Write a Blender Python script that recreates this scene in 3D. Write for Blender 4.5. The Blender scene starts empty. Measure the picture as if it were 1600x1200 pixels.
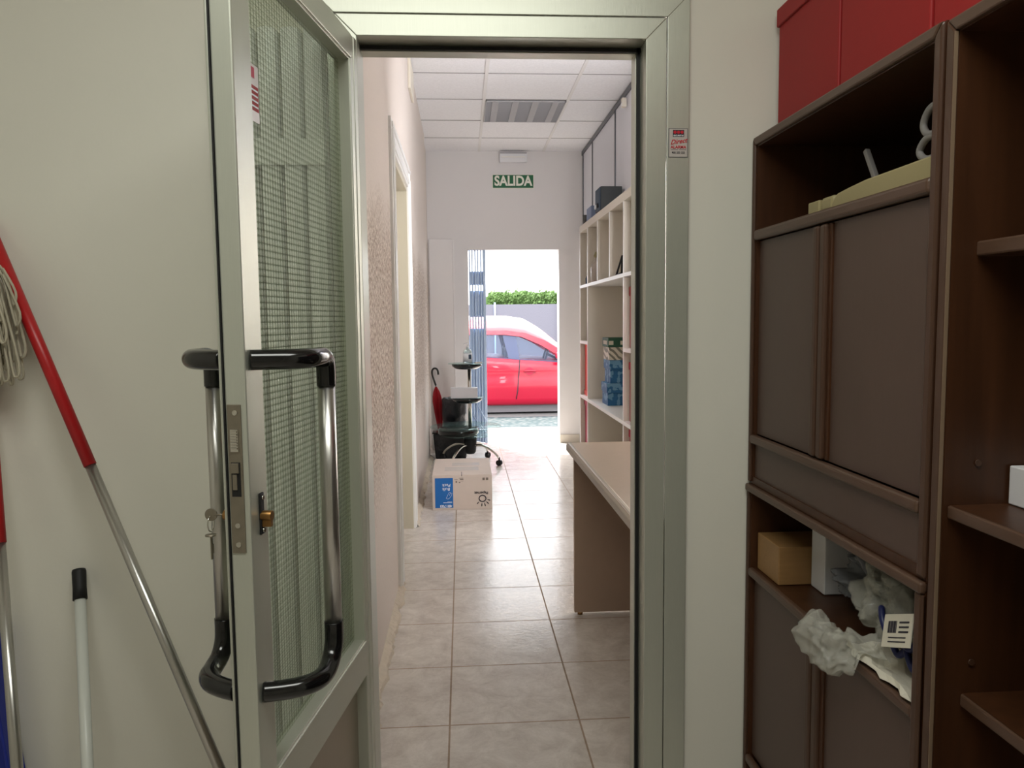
import bpy, bmesh, math, random
from mathutils import Vector, Matrix, noise
random.seed(7)
C = bpy.context.scene.collection
S = bpy.context.scene
PI = math.pi

# ------------------------------------------------------------------ camera
H = 1.30
cam_d = bpy.data.cameras.new('camera'); cam = bpy.data.objects.new('camera', cam_d); C.objects.link(cam)
cam_d.sensor_width = 36.0; cam_d.lens = 1202.0 / 1600.0 * 36.0; cam_d.clip_start = 0.02; cam_d.clip_end = 300
a = Vector((-78 / 1202.0, 100 / 1202.0, -1.0)).normalized()          # the corridor's direction seen from the camera
r = -0.0105
b = Vector((r, 1.0, (a[0] * r + a[1]) / (-a[2]))).normalized()
x = a.cross(b)
M = Matrix((x, a, b))
cam.matrix_world = Matrix.Translation((0, 0, H)) @ M.to_4x4()
S.camera = cam

# ------------------------------------------------------------------ colour management
S.view_settings.view_transform = 'Standard'; S.view_settings.look = 'None'
S.view_settings.gamma = 1.0; S.view_settings.use_curve_mapping = False
S.view_settings.exposure = 0.0

# ------------------------------------------------------------------ world, sun, lamps
w = bpy.data.worlds.new('world'); S.world = w; w.use_nodes = True
bg = w.node_tree.nodes['Background']; bg.inputs[0].default_value = (0.93, 0.96, 1.0, 1); bg.inputs[1].default_value = 4.2

def lamp(name, kind, loc, target, energy, color=(1, 1, 1), size=1.0, size_y=None, spread=None):
    d = bpy.data.lights.new(name, kind); o = bpy.data.objects.new(name, d); C.objects.link(o)
    o.location = loc; d.energy = energy; d.color = color
    if kind == 'AREA':
        d.shape = 'RECTANGLE'; d.size = size; d.size_y = size_y or size
        if spread: d.spread = math.radians(spread)
    if kind == 'SUN': d.angle = math.radians(0.6)
    o.rotation_euler = (Vector(target) - Vector(loc)).to_track_quat('-Z', 'Y').to_euler()
    return o
lamp('sun', 'SUN', (-1.6, 12, 9), (0.2, 8, 0), 9.0, (1.0, 0.95, 0.88))
lamp('room_lamp', 'AREA', (-0.1, 0.38, 2.55), (-0.1, 0.62, 0.0), 26.0, (0.985, 1.0, 0.93), 1.3, 0.6)
lamp('hall_side_fill', 'AREA', (1.52, 2.55, 1.9), (0.15, 3.3, 0.3), 4.0, (1.0, 0.97, 0.95), 0.8, 1.0)  # added fill lamp out of view, brightens the near floor and desk panel
lamp('hall_fill', 'AREA', (1.54, 3.7, 1.8), (0.55, 7.7, 1.9), 92.0, (0.97, 0.97, 1.0), 1.2, 1.4, 155)  # added fill lamp hidden behind the partition, aimed at the end wall
lamp('entrance_fill', 'AREA', (0.54, 9.0, 2.9), (0.5, 6.4, 0.0), 160.0, (0.95, 0.97, 1.0), 1.6, 1.0)  # added lamp outside above the doorway, boosts the skylight coming in

# ------------------------------------------------------------------ materials
def lin(c):
    c = c / 255.0
    return c / 12.92 if c <= 0.04045 else ((c + 0.055) / 1.055) ** 2.4
def rgb(r, g, b): return (lin(r), lin(g), lin(b), 1)
MATS = {}
def mat(name, col, rough=0.5, metal=0.0, spec=0.5, trans=0.0, ior=1.45, var=0.0, vscale=8.0, stretch=(1, 1, 1), bump=0.0, bscale=40.0, coat=0.0, emit=0.0, bdist=0.002, alpha=1.0):
    m = bpy.data.materials.new(name); m.use_nodes = True; nt = m.node_tree; N = nt.nodes; Lk = nt.links
    p = N['Principled BSDF']
    p.inputs['Base Color'].default_value = col; p.inputs['Roughness'].default_value = rough
    p.inputs['Metallic'].default_value = metal; p.inputs['Specular IOR Level'].default_value = spec
    p.inputs['Transmission Weight'].default_value = trans; p.inputs['IOR'].default_value = ior
    p.inputs['Coat Weight'].default_value = coat; p.inputs['Alpha'].default_value = alpha
    if emit: p.inputs['Emission Color'].default_value = col; p.inputs['Emission Strength'].default_value = emit
    if var or bump:
        tc = N.new('ShaderNodeTexCoord'); mp = N.new('ShaderNodeMapping'); mp.inputs['Scale'].default_value = stretch
        Lk.new(tc.outputs['Object'], mp.inputs[0])
    if var:
        n = N.new('ShaderNodeTexNoise'); n.inputs['Scale'].default_value = vscale; n.inputs['Detail'].default_value = 6
        Lk.new(mp.outputs[0], n.inputs['Vector'])
        mx = N.new('ShaderNodeMix'); mx.data_type = 'RGBA'
        mx.inputs['A'].default_value = tuple(max(0, c * (1 - var)) for c in col[:3]) + (1,)
        mx.inputs['B'].default_value = tuple(min(1, c * (1 + var)) for c in col[:3]) + (1,)
        Lk.new(n.outputs['Fac'], mx.inputs['Factor']); Lk.new(mx.outputs['Result'], p.inputs['Base Color'])
    if bump:
        n2 = N.new('ShaderNodeTexNoise'); n2.inputs['Scale'].default_value = bscale; n2.inputs['Detail'].default_value = 5
        Lk.new(mp.outputs[0], n2.inputs['Vector'])
        bp = N.new('ShaderNodeBump'); bp.inputs['Strength'].default_value = bump; bp.inputs['Distance'].default_value = bdist
        Lk.new(n2.outputs['Fac'], bp.inputs['Height']); Lk.new(bp.outputs['Normal'], p.inputs['Normal'])
    MATS[name] = m
    return m

plaster = mat('white_plaster', rgb(222, 219, 208), 0.75, var=0.03, vscale=3, bump=0.15, bscale=60)
plaster_hall = mat('hall_plaster', rgb(233, 230, 229), 0.8, var=0.02, vscale=3, bump=0.15, bscale=80)
trim_beige = mat('cream_trim', rgb(228, 220, 203), 0.4)
trim_white = mat('white_gloss_trim', rgb(232, 230, 226), 0.3)
alu = mat('brushed_aluminium', rgb(188, 190, 178), 0.36, metal=0.5, var=0.05, vscale=30, stretch=(20, 20, 0.6), bump=0.1, bscale=60)
alu_h = mat('brushed_aluminium_horizontal', rgb(188, 190, 178), 0.36, metal=0.5, var=0.05, vscale=30, stretch=(0.6, 20, 20), bump=0.1, bscale=60)
alu_tan = mat('bronze_tinted_aluminium', rgb(158, 148, 133), 0.36, metal=0.7, var=0.08, vscale=30, stretch=(20, 20, 0.6))
alu_tube = mat('satin_tube', rgb(190, 188, 184), 0.28, metal=0.95, var=0.08, vscale=30, stretch=(30, 30, 0.4))
steel = mat('dull_steel', rgb(140, 132, 118), 0.42, metal=0.8, var=0.15, vscale=60)
chrome = mat('chrome', rgb(215, 212, 205), 0.12, metal=1.0)
brass = mat('brass', rgb(150, 112, 66), 0.35, metal=0.9)
black_gloss = mat('black_gloss_plastic', rgb(14, 14, 15), 0.16, coat=0.3)
black_matte = mat('black_rubber', rgb(18, 18, 19), 0.6)
black_bag = mat('black_bag_plastic', rgb(32, 34, 38), 0.28, bump=0.8, bscale=14, bdist=0.02)
red_plastic = mat('red_plastic_sleeve', rgb(178, 30, 34), 0.35, var=0.1, vscale=60)
white_metal = mat('white_enamelled_tube', rgb(205, 207, 200), 0.35)
cotton = mat('mop_cotton', rgb(178, 170, 150), 0.95, var=0.2, vscale=50)
blue_plastic = mat('blue_plastic', rgb(24, 44, 150), 0.4)
wood_dark = mat('dark_walnut', rgb(64, 37, 20), 0.4, var=0.5, vscale=5, stretch=(9, 9, 0.5), bump=0.05)
wood_rail = mat('walnut_rail', rgb(82, 60, 47), 0.38, var=0.18, vscale=14, stretch=(12, 0.6, 12))
wood_post = mat('walnut_post', rgb(72, 49, 36), 0.38, var=0.18, vscale=14, stretch=(12, 12, 0.6))
laminate = mat('brown_laminate', rgb(82, 64, 56), 0.42, var=0.08, vscale=16, stretch=(20, 20, 1.2))
red_card = mat('red_card', rgb(150, 26, 27), 0.6, var=0.06, vscale=40)
red_bright = mat('orange_red_card', rgb(232, 72, 58), 0.55)
red_deep = mat('crimson_card', rgb(176, 26, 60), 0.5)
shelf_cream = mat('cream_melamine', rgb(222, 214, 200), 0.4, var=0.02, vscale=4)
shelf_edge = mat('white_shelf_edge', rgb(240, 238, 234), 0.4)
desk_top = mat('beige_desk_laminate', rgb(164, 146, 128), 0.32, var=0.05, vscale=30)
desk_panel = mat('taupe_desk_panel', rgb(170, 146, 128), 0.5, var=0.05, vscale=20)
card_white = mat('white_cardboard', rgb(205, 190, 178), 0.75, var=0.04, vscale=20)
card_blue = mat('blue_print', rgb(30, 104, 176), 0.6)
ink = mat('dark_ink', rgb(48, 44, 52), 0.7)
ink_white = mat('white_print', rgb(236, 240, 244), 0.6)
ink_red = mat('red_print', rgb(196, 30, 46), 0.6)
green_sign = mat('green_sign', rgb(20, 98, 58), 0.4)
sign_white = mat('sign_lettering', rgb(240, 240, 226), 0.5)
sticker_silver = mat('silver_sticker', rgb(196, 190, 184), 0.4, metal=0.2)
tile_white = mat('ceiling_tile', rgb(240, 239, 241), 0.9, var=0.10, vscale=60, bump=0.4, bscale=110, bdist=0.004)
tile_bar = mat('ceiling_grid_bar', rgb(232, 230, 228), 0.5)
tile_gap = mat('ceiling_joint', rgb(150, 146, 144), 0.9)
louvre = mat('grey_louvre', rgb(178, 176, 178), 0.4, metal=0.3)
dark_profile = mat('grey_metal_profile', rgb(96, 98, 104), 0.4, metal=0.4)
panel_white = mat('white_sliding_panel', rgb(222, 222, 228), 0.4)
glass_green = mat('green_edge_glass', rgb(150, 220, 200), 0.05, trans=0.85, ior=1.45)
glass_clear = mat('clear_glass', rgb(240, 246, 244), 0.02, trans=1.0, ior=1.45)
clear_plastic = mat('clear_crinkled_plastic', rgb(196, 196, 190), 0.3, trans=0.35, ior=1.2, bump=0.6, bscale=25, bdist=0.01, alpha=0.75)
grey_plastic = mat('grey_crinkled_plastic', rgb(120, 122, 128), 0.35, trans=0.2, ior=1.2, bump=0.7, bscale=25, bdist=0.01, alpha=0.85)
blue_print = mat('navy_printed_film', rgb(28, 34, 84), 0.4)
paper = mat('paper', rgb(206, 200, 184), 0.8)
beige_plastic = mat('beige_plastic', rgb(158, 146, 106), 0.5)
grey_bar = mat('grey_plastic', rgb(128, 124, 122), 0.5)
pine = mat('light_wood', rgb(148, 112, 70), 0.5, var=0.15, vscale=10, stretch=(1, 12, 12))
white_box = mat('white_carton', rgb(214, 212, 214), 0.6)
green_lid = mat('green_lid', rgb(38, 84, 62), 0.6)
gate_blue = mat('pale_blue_painted_steel', rgb(196, 218, 246), 0.45)
umb_red = mat('red_umbrella_cloth', rgb(164, 22, 34), 0.7)
car_red = mat('red_car_paint', rgb(172, 12, 46), 0.3, coat=0.4)
car_glass = mat('car_window_glass', rgb(190, 200, 214), 0.03, trans=0.9, ior=1.1)
car_pillar = mat('dark_pillar', rgb(74, 82, 110), 0.4)
car_inside = mat('car_interior', rgb(60, 62, 72), 0.7)
tyre = mat('tyre_rubber', rgb(40, 38, 40), 0.8)
hedge_green = mat('hedge_leaves', rgb(104, 134, 74), 0.8, var=0.4, vscale=5)
fence_grey = mat('grey_mesh_fence', rgb(128, 126, 136), 0.9, var=0.25, vscale=30, stretch=(6, 1, 1))
asphalt = mat('road', rgb(112, 110, 108), 0.9, var=0.1, vscale=6)
liquid = mat('gel_bottle', rgb(216, 232, 232), 0.15, trans=0.4)
label_dark = mat('dark_label', rgb(40, 62, 84), 0.5)
side_door = mat('cream_door', rgb(196, 188, 168), 0.4)
off_lamp = mat('lamp_diffuser', rgb(236, 236, 238), 0.3)
debris = mat('mortar', rgb(206, 194, 176), 0.95, var=0.12, vscale=30, bump=0.8, bscale=40, bdist=0.01)

def film(name, tint, clear, rough, body, bump=0.0, bscale=25, bdist=0.01):
    m = mat(name, body, rough, bump=bump, bscale=bscale, bdist=bdist); nt = m.node_tree; p = nt.nodes['Principled BSDF']; out = nt.nodes['Material Output']
    tr = nt.nodes.new('ShaderNodeBsdfTransparent'); tr.inputs[0].default_value = tint
    mx = nt.nodes.new('ShaderNodeMixShader'); mx.inputs[0].default_value = clear
    nt.links.new(p.outputs[0], mx.inputs[1]); nt.links.new(tr.outputs[0], mx.inputs[2]); nt.links.new(mx.outputs[0], out.inputs[0])
    return m
glass_green = film('green_edge_glass', (0.90, 0.97, 0.95, 1), 0.86, 0.04, rgb(120, 140, 136))
clear_plastic = film('clear_crinkled_plastic', (0.9, 0.9, 0.88, 1), 0.70, 0.12, rgb(222, 220, 210), 0.5, 60, 0.004)
grey_plastic = film('grey_crinkled_plastic', (0.7, 0.72, 0.75, 1), 0.45, 0.2, rgb(140, 142, 148), 0.5, 60, 0.004)
car_glass = film('car_window_glass', (0.82, 0.88, 0.95, 1), 0.8, 0.03, rgb(120, 135, 160))
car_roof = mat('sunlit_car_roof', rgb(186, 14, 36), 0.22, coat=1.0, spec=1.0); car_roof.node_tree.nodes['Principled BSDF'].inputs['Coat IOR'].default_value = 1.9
highlight_bead = mat('painted_highlight', rgb(128, 108, 88), 0.3)  # paler wood colour standing in for a highlight line
def nodes(m): return m.node_tree.nodes, m.node_tree.links, m.node_tree.nodes['Principled BSDF']

# stucco of the corridor wall: rough grain in a tall patch, smooth elsewhere
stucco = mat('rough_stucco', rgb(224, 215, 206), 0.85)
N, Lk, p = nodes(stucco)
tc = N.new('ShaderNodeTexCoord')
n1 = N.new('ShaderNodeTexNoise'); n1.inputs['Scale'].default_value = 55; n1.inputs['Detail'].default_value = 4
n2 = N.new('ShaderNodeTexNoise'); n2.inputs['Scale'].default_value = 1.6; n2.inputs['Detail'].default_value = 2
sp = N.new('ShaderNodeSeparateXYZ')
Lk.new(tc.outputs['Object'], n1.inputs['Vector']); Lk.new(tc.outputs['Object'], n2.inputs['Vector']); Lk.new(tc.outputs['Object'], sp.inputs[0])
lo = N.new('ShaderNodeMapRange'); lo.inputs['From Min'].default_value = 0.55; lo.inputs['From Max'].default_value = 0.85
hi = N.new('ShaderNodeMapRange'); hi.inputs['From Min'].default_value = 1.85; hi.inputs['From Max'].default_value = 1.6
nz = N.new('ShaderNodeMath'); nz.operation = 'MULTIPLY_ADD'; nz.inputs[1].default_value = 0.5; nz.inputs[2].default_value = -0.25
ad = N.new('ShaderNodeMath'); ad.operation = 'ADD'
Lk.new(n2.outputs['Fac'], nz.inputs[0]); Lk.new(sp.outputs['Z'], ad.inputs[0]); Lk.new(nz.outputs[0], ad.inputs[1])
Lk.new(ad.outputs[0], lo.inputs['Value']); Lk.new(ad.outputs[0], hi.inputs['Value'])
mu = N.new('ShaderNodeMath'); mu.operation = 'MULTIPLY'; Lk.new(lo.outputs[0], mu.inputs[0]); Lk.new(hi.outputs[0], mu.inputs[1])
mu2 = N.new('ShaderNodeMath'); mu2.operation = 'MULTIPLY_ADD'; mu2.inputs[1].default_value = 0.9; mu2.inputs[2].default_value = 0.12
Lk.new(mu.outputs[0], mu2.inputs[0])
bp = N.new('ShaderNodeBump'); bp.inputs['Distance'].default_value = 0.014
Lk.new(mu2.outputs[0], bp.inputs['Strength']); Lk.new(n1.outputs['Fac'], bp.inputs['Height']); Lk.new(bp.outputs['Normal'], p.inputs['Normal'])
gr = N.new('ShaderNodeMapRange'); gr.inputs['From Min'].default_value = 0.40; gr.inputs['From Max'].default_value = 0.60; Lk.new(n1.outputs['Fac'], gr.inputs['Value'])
gi = N.new('ShaderNodeMix'); gi.data_type = 'RGBA'; gi.inputs['A'].default_value = rgb(168, 150, 136); gi.inputs['B'].default_value = rgb(222, 210, 198); Lk.new(gr.outputs[0], gi.inputs['Factor'])  # grain shade under grazing light painted into the rough patch's colour
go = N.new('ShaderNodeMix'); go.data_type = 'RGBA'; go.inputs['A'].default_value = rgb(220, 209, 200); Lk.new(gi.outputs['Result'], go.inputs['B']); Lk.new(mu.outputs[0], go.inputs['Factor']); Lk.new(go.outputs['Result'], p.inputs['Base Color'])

# glossy floor tiles
floor_m = mat('glazed_floor_tiles', rgb(176, 164, 150), 0.2)
N, Lk, p = nodes(floor_m)
tc = N.new('ShaderNodeTexCoord'); mp = N.new('ShaderNodeMapping'); mp.inputs['Location'].default_value = (0.06, -0.285, 0)
Lk.new(tc.outputs['Object'], mp.inputs[0])
br = N.new('ShaderNodeTexBrick'); br.offset = 0.0; br.squash = 1.0
br.inputs['Scale'].default_value = 1.0; br.inputs['Brick Width'].default_value = 0.42; br.inputs['Row Height'].default_value = 0.42
br.inputs['Mortar Size'].default_value = 0.0034; br.inputs['Mortar Smooth'].default_value = 0.2; br.inputs['Bias'].default_value = 0
br.inputs['Color1'].default_value = (1, 1, 1, 1); br.inputs['Color2'].default_value = (0.93, 0.93, 0.93, 1); br.inputs['Mortar'].default_value = rgb(186, 168, 150)
Lk.new(mp.outputs[0], br.inputs['Vector'])
nn = N.new('ShaderNodeTexNoise'); nn.inputs['Scale'].default_value = 9; nn.inputs['Detail'].default_value = 10; nn.inputs['Roughness'].default_value = 0.78; nn.inputs['Distortion'].default_value = 0.4
Lk.new(tc.outputs['Object'], nn.inputs['Vector'])
cr = N.new('ShaderNodeValToRGB'); cr.color_ramp.elements[0].position = 0.35; cr.color_ramp.elements[1].position = 0.68
cr.color_ramp.elements[0].color = rgb(194, 184, 174); cr.color_ramp.elements[1].color = rgb(226, 219, 210)
Lk.new(nn.outputs['Fac'], cr.inputs[0])
mt = N.new('ShaderNodeMix'); mt.data_type = 'RGBA'; mt.blend_type = 'MULTIPLY'; mt.inputs['Factor'].default_value = 1
Lk.new(cr.outputs[0], mt.inputs['A']); Lk.new(br.outputs['Color'], mt.inputs['B']); Lk.new(mt.outputs['Result'], p.inputs['Base Color'])
rr = N.new('ShaderNodeMapRange'); rr.inputs['To Min'].default_value = 0.10; rr.inputs['To Max'].default_value = 0.27
Lk.new(nn.outputs['Fac'], rr.inputs['Value'])
rm = N.new('ShaderNodeMath'); rm.operation = 'MULTIPLY_ADD'; rm.inputs[1].default_value = 0.5; Lk.new(br.outputs['Fac'], rm.inputs[0]); Lk.new(rr.outputs[0], rm.inputs[2]); Lk.new(rm.outputs[0], p.inputs['Roughness'])
n3 = N.new('ShaderNodeTexNoise'); n3.inputs['Scale'].default_value = 45; n3.inputs['Detail'].default_value = 3; Lk.new(tc.outputs['Object'], n3.inputs['Vector'])
sb = N.new('ShaderNodeMath'); sb.operation = 'MULTIPLY_ADD'; sb.inputs[1].default_value = -0.6; Lk.new(br.outputs['Fac'], sb.inputs[0]); Lk.new(n3.outputs['Fac'], sb.inputs[2])
bp = N.new('ShaderNodeBump'); bp.inputs['Strength'].default_value = 0.28; bp.inputs['Distance'].default_value = 0.002
Lk.new(sb.outputs[0], bp.inputs['Height']); Lk.new(bp.outputs['Normal'], p.inputs['Normal'])

# small-square patterned glass
pglass = mat('patterned_glass', rgb(226, 240, 226), 0.16, trans=1.0, ior=1.35)
N, Lk, p = nodes(pglass)
tc = N.new('ShaderNodeTexCoord'); sp = N.new('ShaderNodeSeparateXYZ'); Lk.new(tc.outputs['Object'], sp.inputs[0])
def wave(axis, pitch):
    m_ = N.new('ShaderNodeMath'); m_.operation = 'MULTIPLY'; m_.inputs[1].default_value = PI / pitch; Lk.new(sp.outputs[axis], m_.inputs[0])
    s_ = N.new('ShaderNodeMath'); s_.operation = 'SINE'; Lk.new(m_.outputs[0], s_.inputs[0])
    a_ = N.new('ShaderNodeMath'); a_.operation = 'ABSOLUTE'; Lk.new(s_.outputs[0], a_.inputs[0])
    q_ = N.new('ShaderNodeMath'); q_.operation = 'POWER'; q_.inputs[1].default_value = 0.45; Lk.new(a_.outputs[0], q_.inputs[0])
    return q_
wu, wz = wave('X', 0.0115), wave('Z', 0.0115)
mm = N.new('ShaderNodeMath'); mm.operation = 'MULTIPLY'; Lk.new(wu.outputs[0], mm.inputs[0]); Lk.new(wz.outputs[0], mm.inputs[1])
bp = N.new('ShaderNodeBump'); bp.inputs['Strength'].default_value = 0.9; bp.inputs['Distance'].default_value = 0.003
Lk.new(mm.outputs[0], bp.inputs['Height']); Lk.new(bp.outputs['Normal'], p.inputs['Normal'])
ln = N.new('ShaderNodeMapRange'); ln.inputs['From Min'].default_value = 0.30; ln.inputs['From Max'].default_value = 0.70; Lk.new(mm.outputs[0], ln.inputs['Value'])
gm = N.new('ShaderNodeMix'); gm.data_type = 'RGBA'; gm.inputs['A'].default_value = rgb(128, 134, 118); gm.inputs['B'].default_value = rgb(206, 214, 198)
Lk.new(ln.outputs[0], gm.inputs['Factor']); Lk.new(gm.outputs['Result'], p.inputs['Base Color'])
p.inputs['Transmission Weight'].default_value = 0.45; p.inputs['Roughness'].default_value = 0.22; p.inputs['IOR'].default_value = 1.3
tr = N.new('ShaderNodeBsdfTransparent'); tg = N.new('ShaderNodeMix'); tg.data_type = 'RGBA'; tg.inputs['A'].default_value = (0.60, 0.64, 0.55, 1); tg.inputs['B'].default_value = (0.93, 0.97, 0.9, 1)
Lk.new(ln.outputs[0], tg.inputs['Factor']); Lk.new(tg.outputs['Result'], tr.inputs[0])
ms = N.new('ShaderNodeMixShader'); ms.inputs[0].default_value = 0.66
Lk.new(p.outputs[0], ms.inputs[1]); Lk.new(tr.outputs[0], ms.inputs[2]); Lk.new(ms.outputs[0], N['Material Output'].inputs[0])

# pebbled pavement
peb = mat('pebbled_pavement', rgb(200, 200, 196), 0.9)
N, Lk, p = nodes(peb)
tc = N.new('ShaderNodeTexCoord'); v = N.new('ShaderNodeTexVoronoi'); v.inputs['Scale'].default_value = 14; Lk.new(tc.outputs['Object'], v.inputs['Vector'])
cr = N.new('ShaderNodeValToRGB'); cr.color_ramp.elements[0].position = 0.1; cr.color_ramp.elements[1].position = 0.6
cr.color_ramp.elements[0].color = rgb(112, 114, 112); cr.color_ramp.elements[1].color = rgb(62, 78, 80)
Lk.new(v.outputs['Distance'], cr.inputs[0]); Lk.new(cr.outputs[0], p.inputs['Base Color'])

# printed pattern of the white and the blue storage boxes
def checker_mat(name, c1, c2, s=18, kind='CHECK'):
    m = mat(name, c1, 0.55); N, Lk, p = nodes(m)
    tc = N.new('ShaderNodeTexCoord'); mp = N.new('ShaderNodeMapping'); mp.inputs['Rotation'].default_value = (0.3, 0.785, 0.4)
    Lk.new(tc.outputs['Object'], mp.inputs[0])
    if kind == 'CHECK':
        ck = N.new('ShaderNodeTexWave'); ck.inputs['Scale'].default_value = s; ck.inputs['Distortion'].default_value = 6
    else:
        ck = N.new('ShaderNodeTexNoise'); ck.inputs['Scale'].default_value = s
    Lk.new(mp.outputs[0], ck.inputs['Vector'])
    cr = N.new('ShaderNodeValToRGB'); cr.color_ramp.interpolation = 'CONSTANT'; cr.color_ramp.elements[1].position = 0.55
    cr.color_ramp.elements[0].color = c1; cr.color_ramp.elements[1].color = c2
    Lk.new(ck.outputs['Fac'], cr.inputs[0]); Lk.new(cr.outputs[0], p.inputs['Base Color'])
    return m
white_pat = checker_mat('white_script_pattern', rgb(214, 208, 192), rgb(128, 126, 112), 7)
blue_pat = checker_mat('blue_floral_pattern', rgb(40, 104, 150), rgb(110, 158, 190), 16, 'N')
blue_side = checker_mat('pale_blue_floral_pattern', rgb(110, 158, 204), rgb(176, 204, 228), 16, 'N')

# ------------------------------------------------------------------ mesh helpers
class MB:
    def __init__(s): s.bm = bmesh.new(); s.smooth = False
    def face(s, pts, mi=0):
        f = s.bm.faces.new([s.bm.verts.new(q) for q in pts]); f.material_index = mi; return f
    def box(s, x0, x1, y0, y1, z0, z1, mi=0, rot=None, about=None):
        v = [s.bm.verts.new(q) for q in [(x0, y0, z0), (x1, y0, z0), (x1, y1, z0), (x0, y1, z0), (x0, y0, z1), (x1, y0, z1), (x1, y1, z1), (x0, y1, z1)]]
        for f in [(3, 2, 1, 0), (4, 5, 6, 7), (0, 1, 5, 4), (1, 2, 6, 5), (2, 3, 7, 6), (3, 0, 4, 7)]:
            ff = s.bm.faces.new([v[i] for i in f]); ff.material_index = mi
        if rot is not None:
            bmesh.ops.rotate(s.bm, verts=v, cent=about or ((x0 + x1) / 2, (y0 + y1) / 2, (z0 + z1) / 2), matrix=rot)
        return s
    def prism(s, poly, axis, lo, hi, mi=0):
        def P(uv, t):
            u, v = uv
            return {'X': (t, u, v), 'Y': (u, t, v), 'Z': (u, v, t)}[axis]
        A = [s.bm.verts.new(P(q, lo)) for q in poly]; B = [s.bm.verts.new(P(q, hi)) for q in poly]
        n = len(poly)
        fs = [s.bm.faces.new(A), s.bm.faces.new(B[::-1])]
        for i in range(n): fs.append(s.bm.faces.new([A[i], B[i], B[(i + 1) % n], A[(i + 1) % n]]))
        for f in fs: f.material_index = mi
        return s
    def tube(s, pts, r, seg=16, cap=True, mi=0, closed=False):
        pts = [Vector(q) for q in pts]; n = len(pts)
        rs = r if isinstance(r, (list, tuple)) else [r] * n
        rings = []; up = None
        for i, q in enumerate(pts):
            if closed: t = (pts[(i + 1) % n] - pts[i - 1]).normalized()
            else: t = (pts[min(i + 1, n - 1)] - pts[max(i - 1, 0)]).normalized()
            if up is None: up = t.orthogonal().normalized()
            up = (up - t * up.dot(t)).normalized(); sd = t.cross(up)
            rings.append([s.bm.verts.new(q + (up * math.cos(k * 2 * PI / seg) + sd * math.sin(k * 2 * PI / seg)) * rs[i]) for k in range(seg)])
        for i in range(n if closed else n - 1):
            A, B = rings[i], rings[(i + 1) % n]
            for k in range(seg):
                f = s.bm.faces.new([A[k], A[(k + 1) % seg], B[(k + 1) % seg], B[k]]); f.smooth = True; f.material_index = mi
        if cap and not closed:
            f = s.bm.faces.new(rings[0][::-1]); f.material_index = mi; f = s.bm.faces.new(rings[-1]); f.material_index = mi
        return s
    def lathe(s, prof, cx=0, cy=0, cz=0, seg=32, mi=0, sx=1.0, sy=1.0):
        rings = []
        for (r_, z_) in prof:
            rings.append([s.bm.verts.new((cx + sx * r_ * math.cos(k * 2 * PI / seg), cy + sy * r_ * math.sin(k * 2 * PI / seg), cz + z_)) for k in range(seg)])
        for A, B in zip(rings, rings[1:]):
            for k in range(seg):
                f = s.bm.faces.new([A[k], A[(k + 1) % seg], B[(k + 1) % seg], B[k]]); f.smooth = True; f.material_index = mi
        if prof[0][0] > 1e-5: s.bm.faces.new(rings[0][::-1]).material_index = mi
        if prof[-1][0] > 1e-5: s.bm.faces.new(rings[-1]).material_index = mi
        return s
    def build(s, name, m, parent=None, bevel=0.0, seg=2, loc=None, world=True):
        """one mesh object; coordinates are the place's own unless world=False (then the parent's)"""
        me = bpy.data.meshes.new(name)
        bmesh.ops.recalc_face_normals(s.bm, faces=s.bm.faces)
        o = bpy.data.objects.new(name, me); C.objects.link(o)
        if parent is not None:
            o.parent = parent
            if world:
                rt = Vector((0, 0, 0)); q = parent
                while q: rt += Vector(q.location); q = q.parent
                bmesh.ops.translate(s.bm, verts=s.bm.verts, vec=-rt)
        elif loc is None:
            vs = [v.co for v in s.bm.verts]
            lo = Vector((min(v.x for v in vs), min(v.y for v in vs), min(v.z for v in vs))); hi = Vector((max(v.x for v in vs), max(v.y for v in vs), max(v.z for v in vs)))
            c = Vector(((lo.x + hi.x) / 2, (lo.y + hi.y) / 2, lo.z)); bmesh.ops.translate(s.bm, verts=s.bm.verts, vec=-c); o.location = c
        else:
            bmesh.ops.translate(s.bm, verts=s.bm.verts, vec=-Vector(loc)); o.location = loc
        s.bm.to_mesh(me); s.bm.free()
        for q in (m if isinstance(m, (list, tuple)) else [m]): me.materials.append(q)
        if bevel:
            bv = o.modifiers.new('bevel', 'BEVEL'); bv.width = bevel; bv.segments = seg; bv.limit_method = 'ANGLE'; bv.angle_limit = math.radians(40)
            bv.harden_normals = False
        return o
def empty(name, loc, label=None, cat=None, group=None, kind=None, rz=0):
    o = bpy.data.objects.new(name, None); C.objects.link(o); o.location = loc; o.rotation_euler = (0, 0, rz); o.empty_display_size = 0.1
    return tag(o, label, cat, group, kind)
def tag(o, label=None, cat=None, group=None, kind=None):
    if label: o['label'] = label
    if cat: o['category'] = cat
    if group: o['group'] = group
    if kind: o['kind'] = kind
    return o
def bx(*a, **k): return MB().box(*a, **k)
def copy_tree(o, parent=None):
    c = o.copy(); C.objects.link(c); c.parent = parent
    for ch in list(o.children): copy_tree(ch, c)
    return c
def smooth_path(pts, n=8):
    """Catmull-Rom through the points"""
    P = [Vector(q) for q in pts]; out = []
    for i in range(len(P) - 1):
        p0, p1, p2, p3 = P[max(i - 1, 0)], P[i], P[i + 1], P[min(i + 2, len(P) - 1)]
        for k in range(n):
            t = k / n
            out.append(0.5 * ((2 * p1) + (-p0 + p2) * t + (2 * p0 - 5 * p1 + 4 * p2 - p3) * t * t + (-p0 + 3 * p1 - 3 * p2 + p3) * t ** 3))
    out.append(P[-1]); return out
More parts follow.
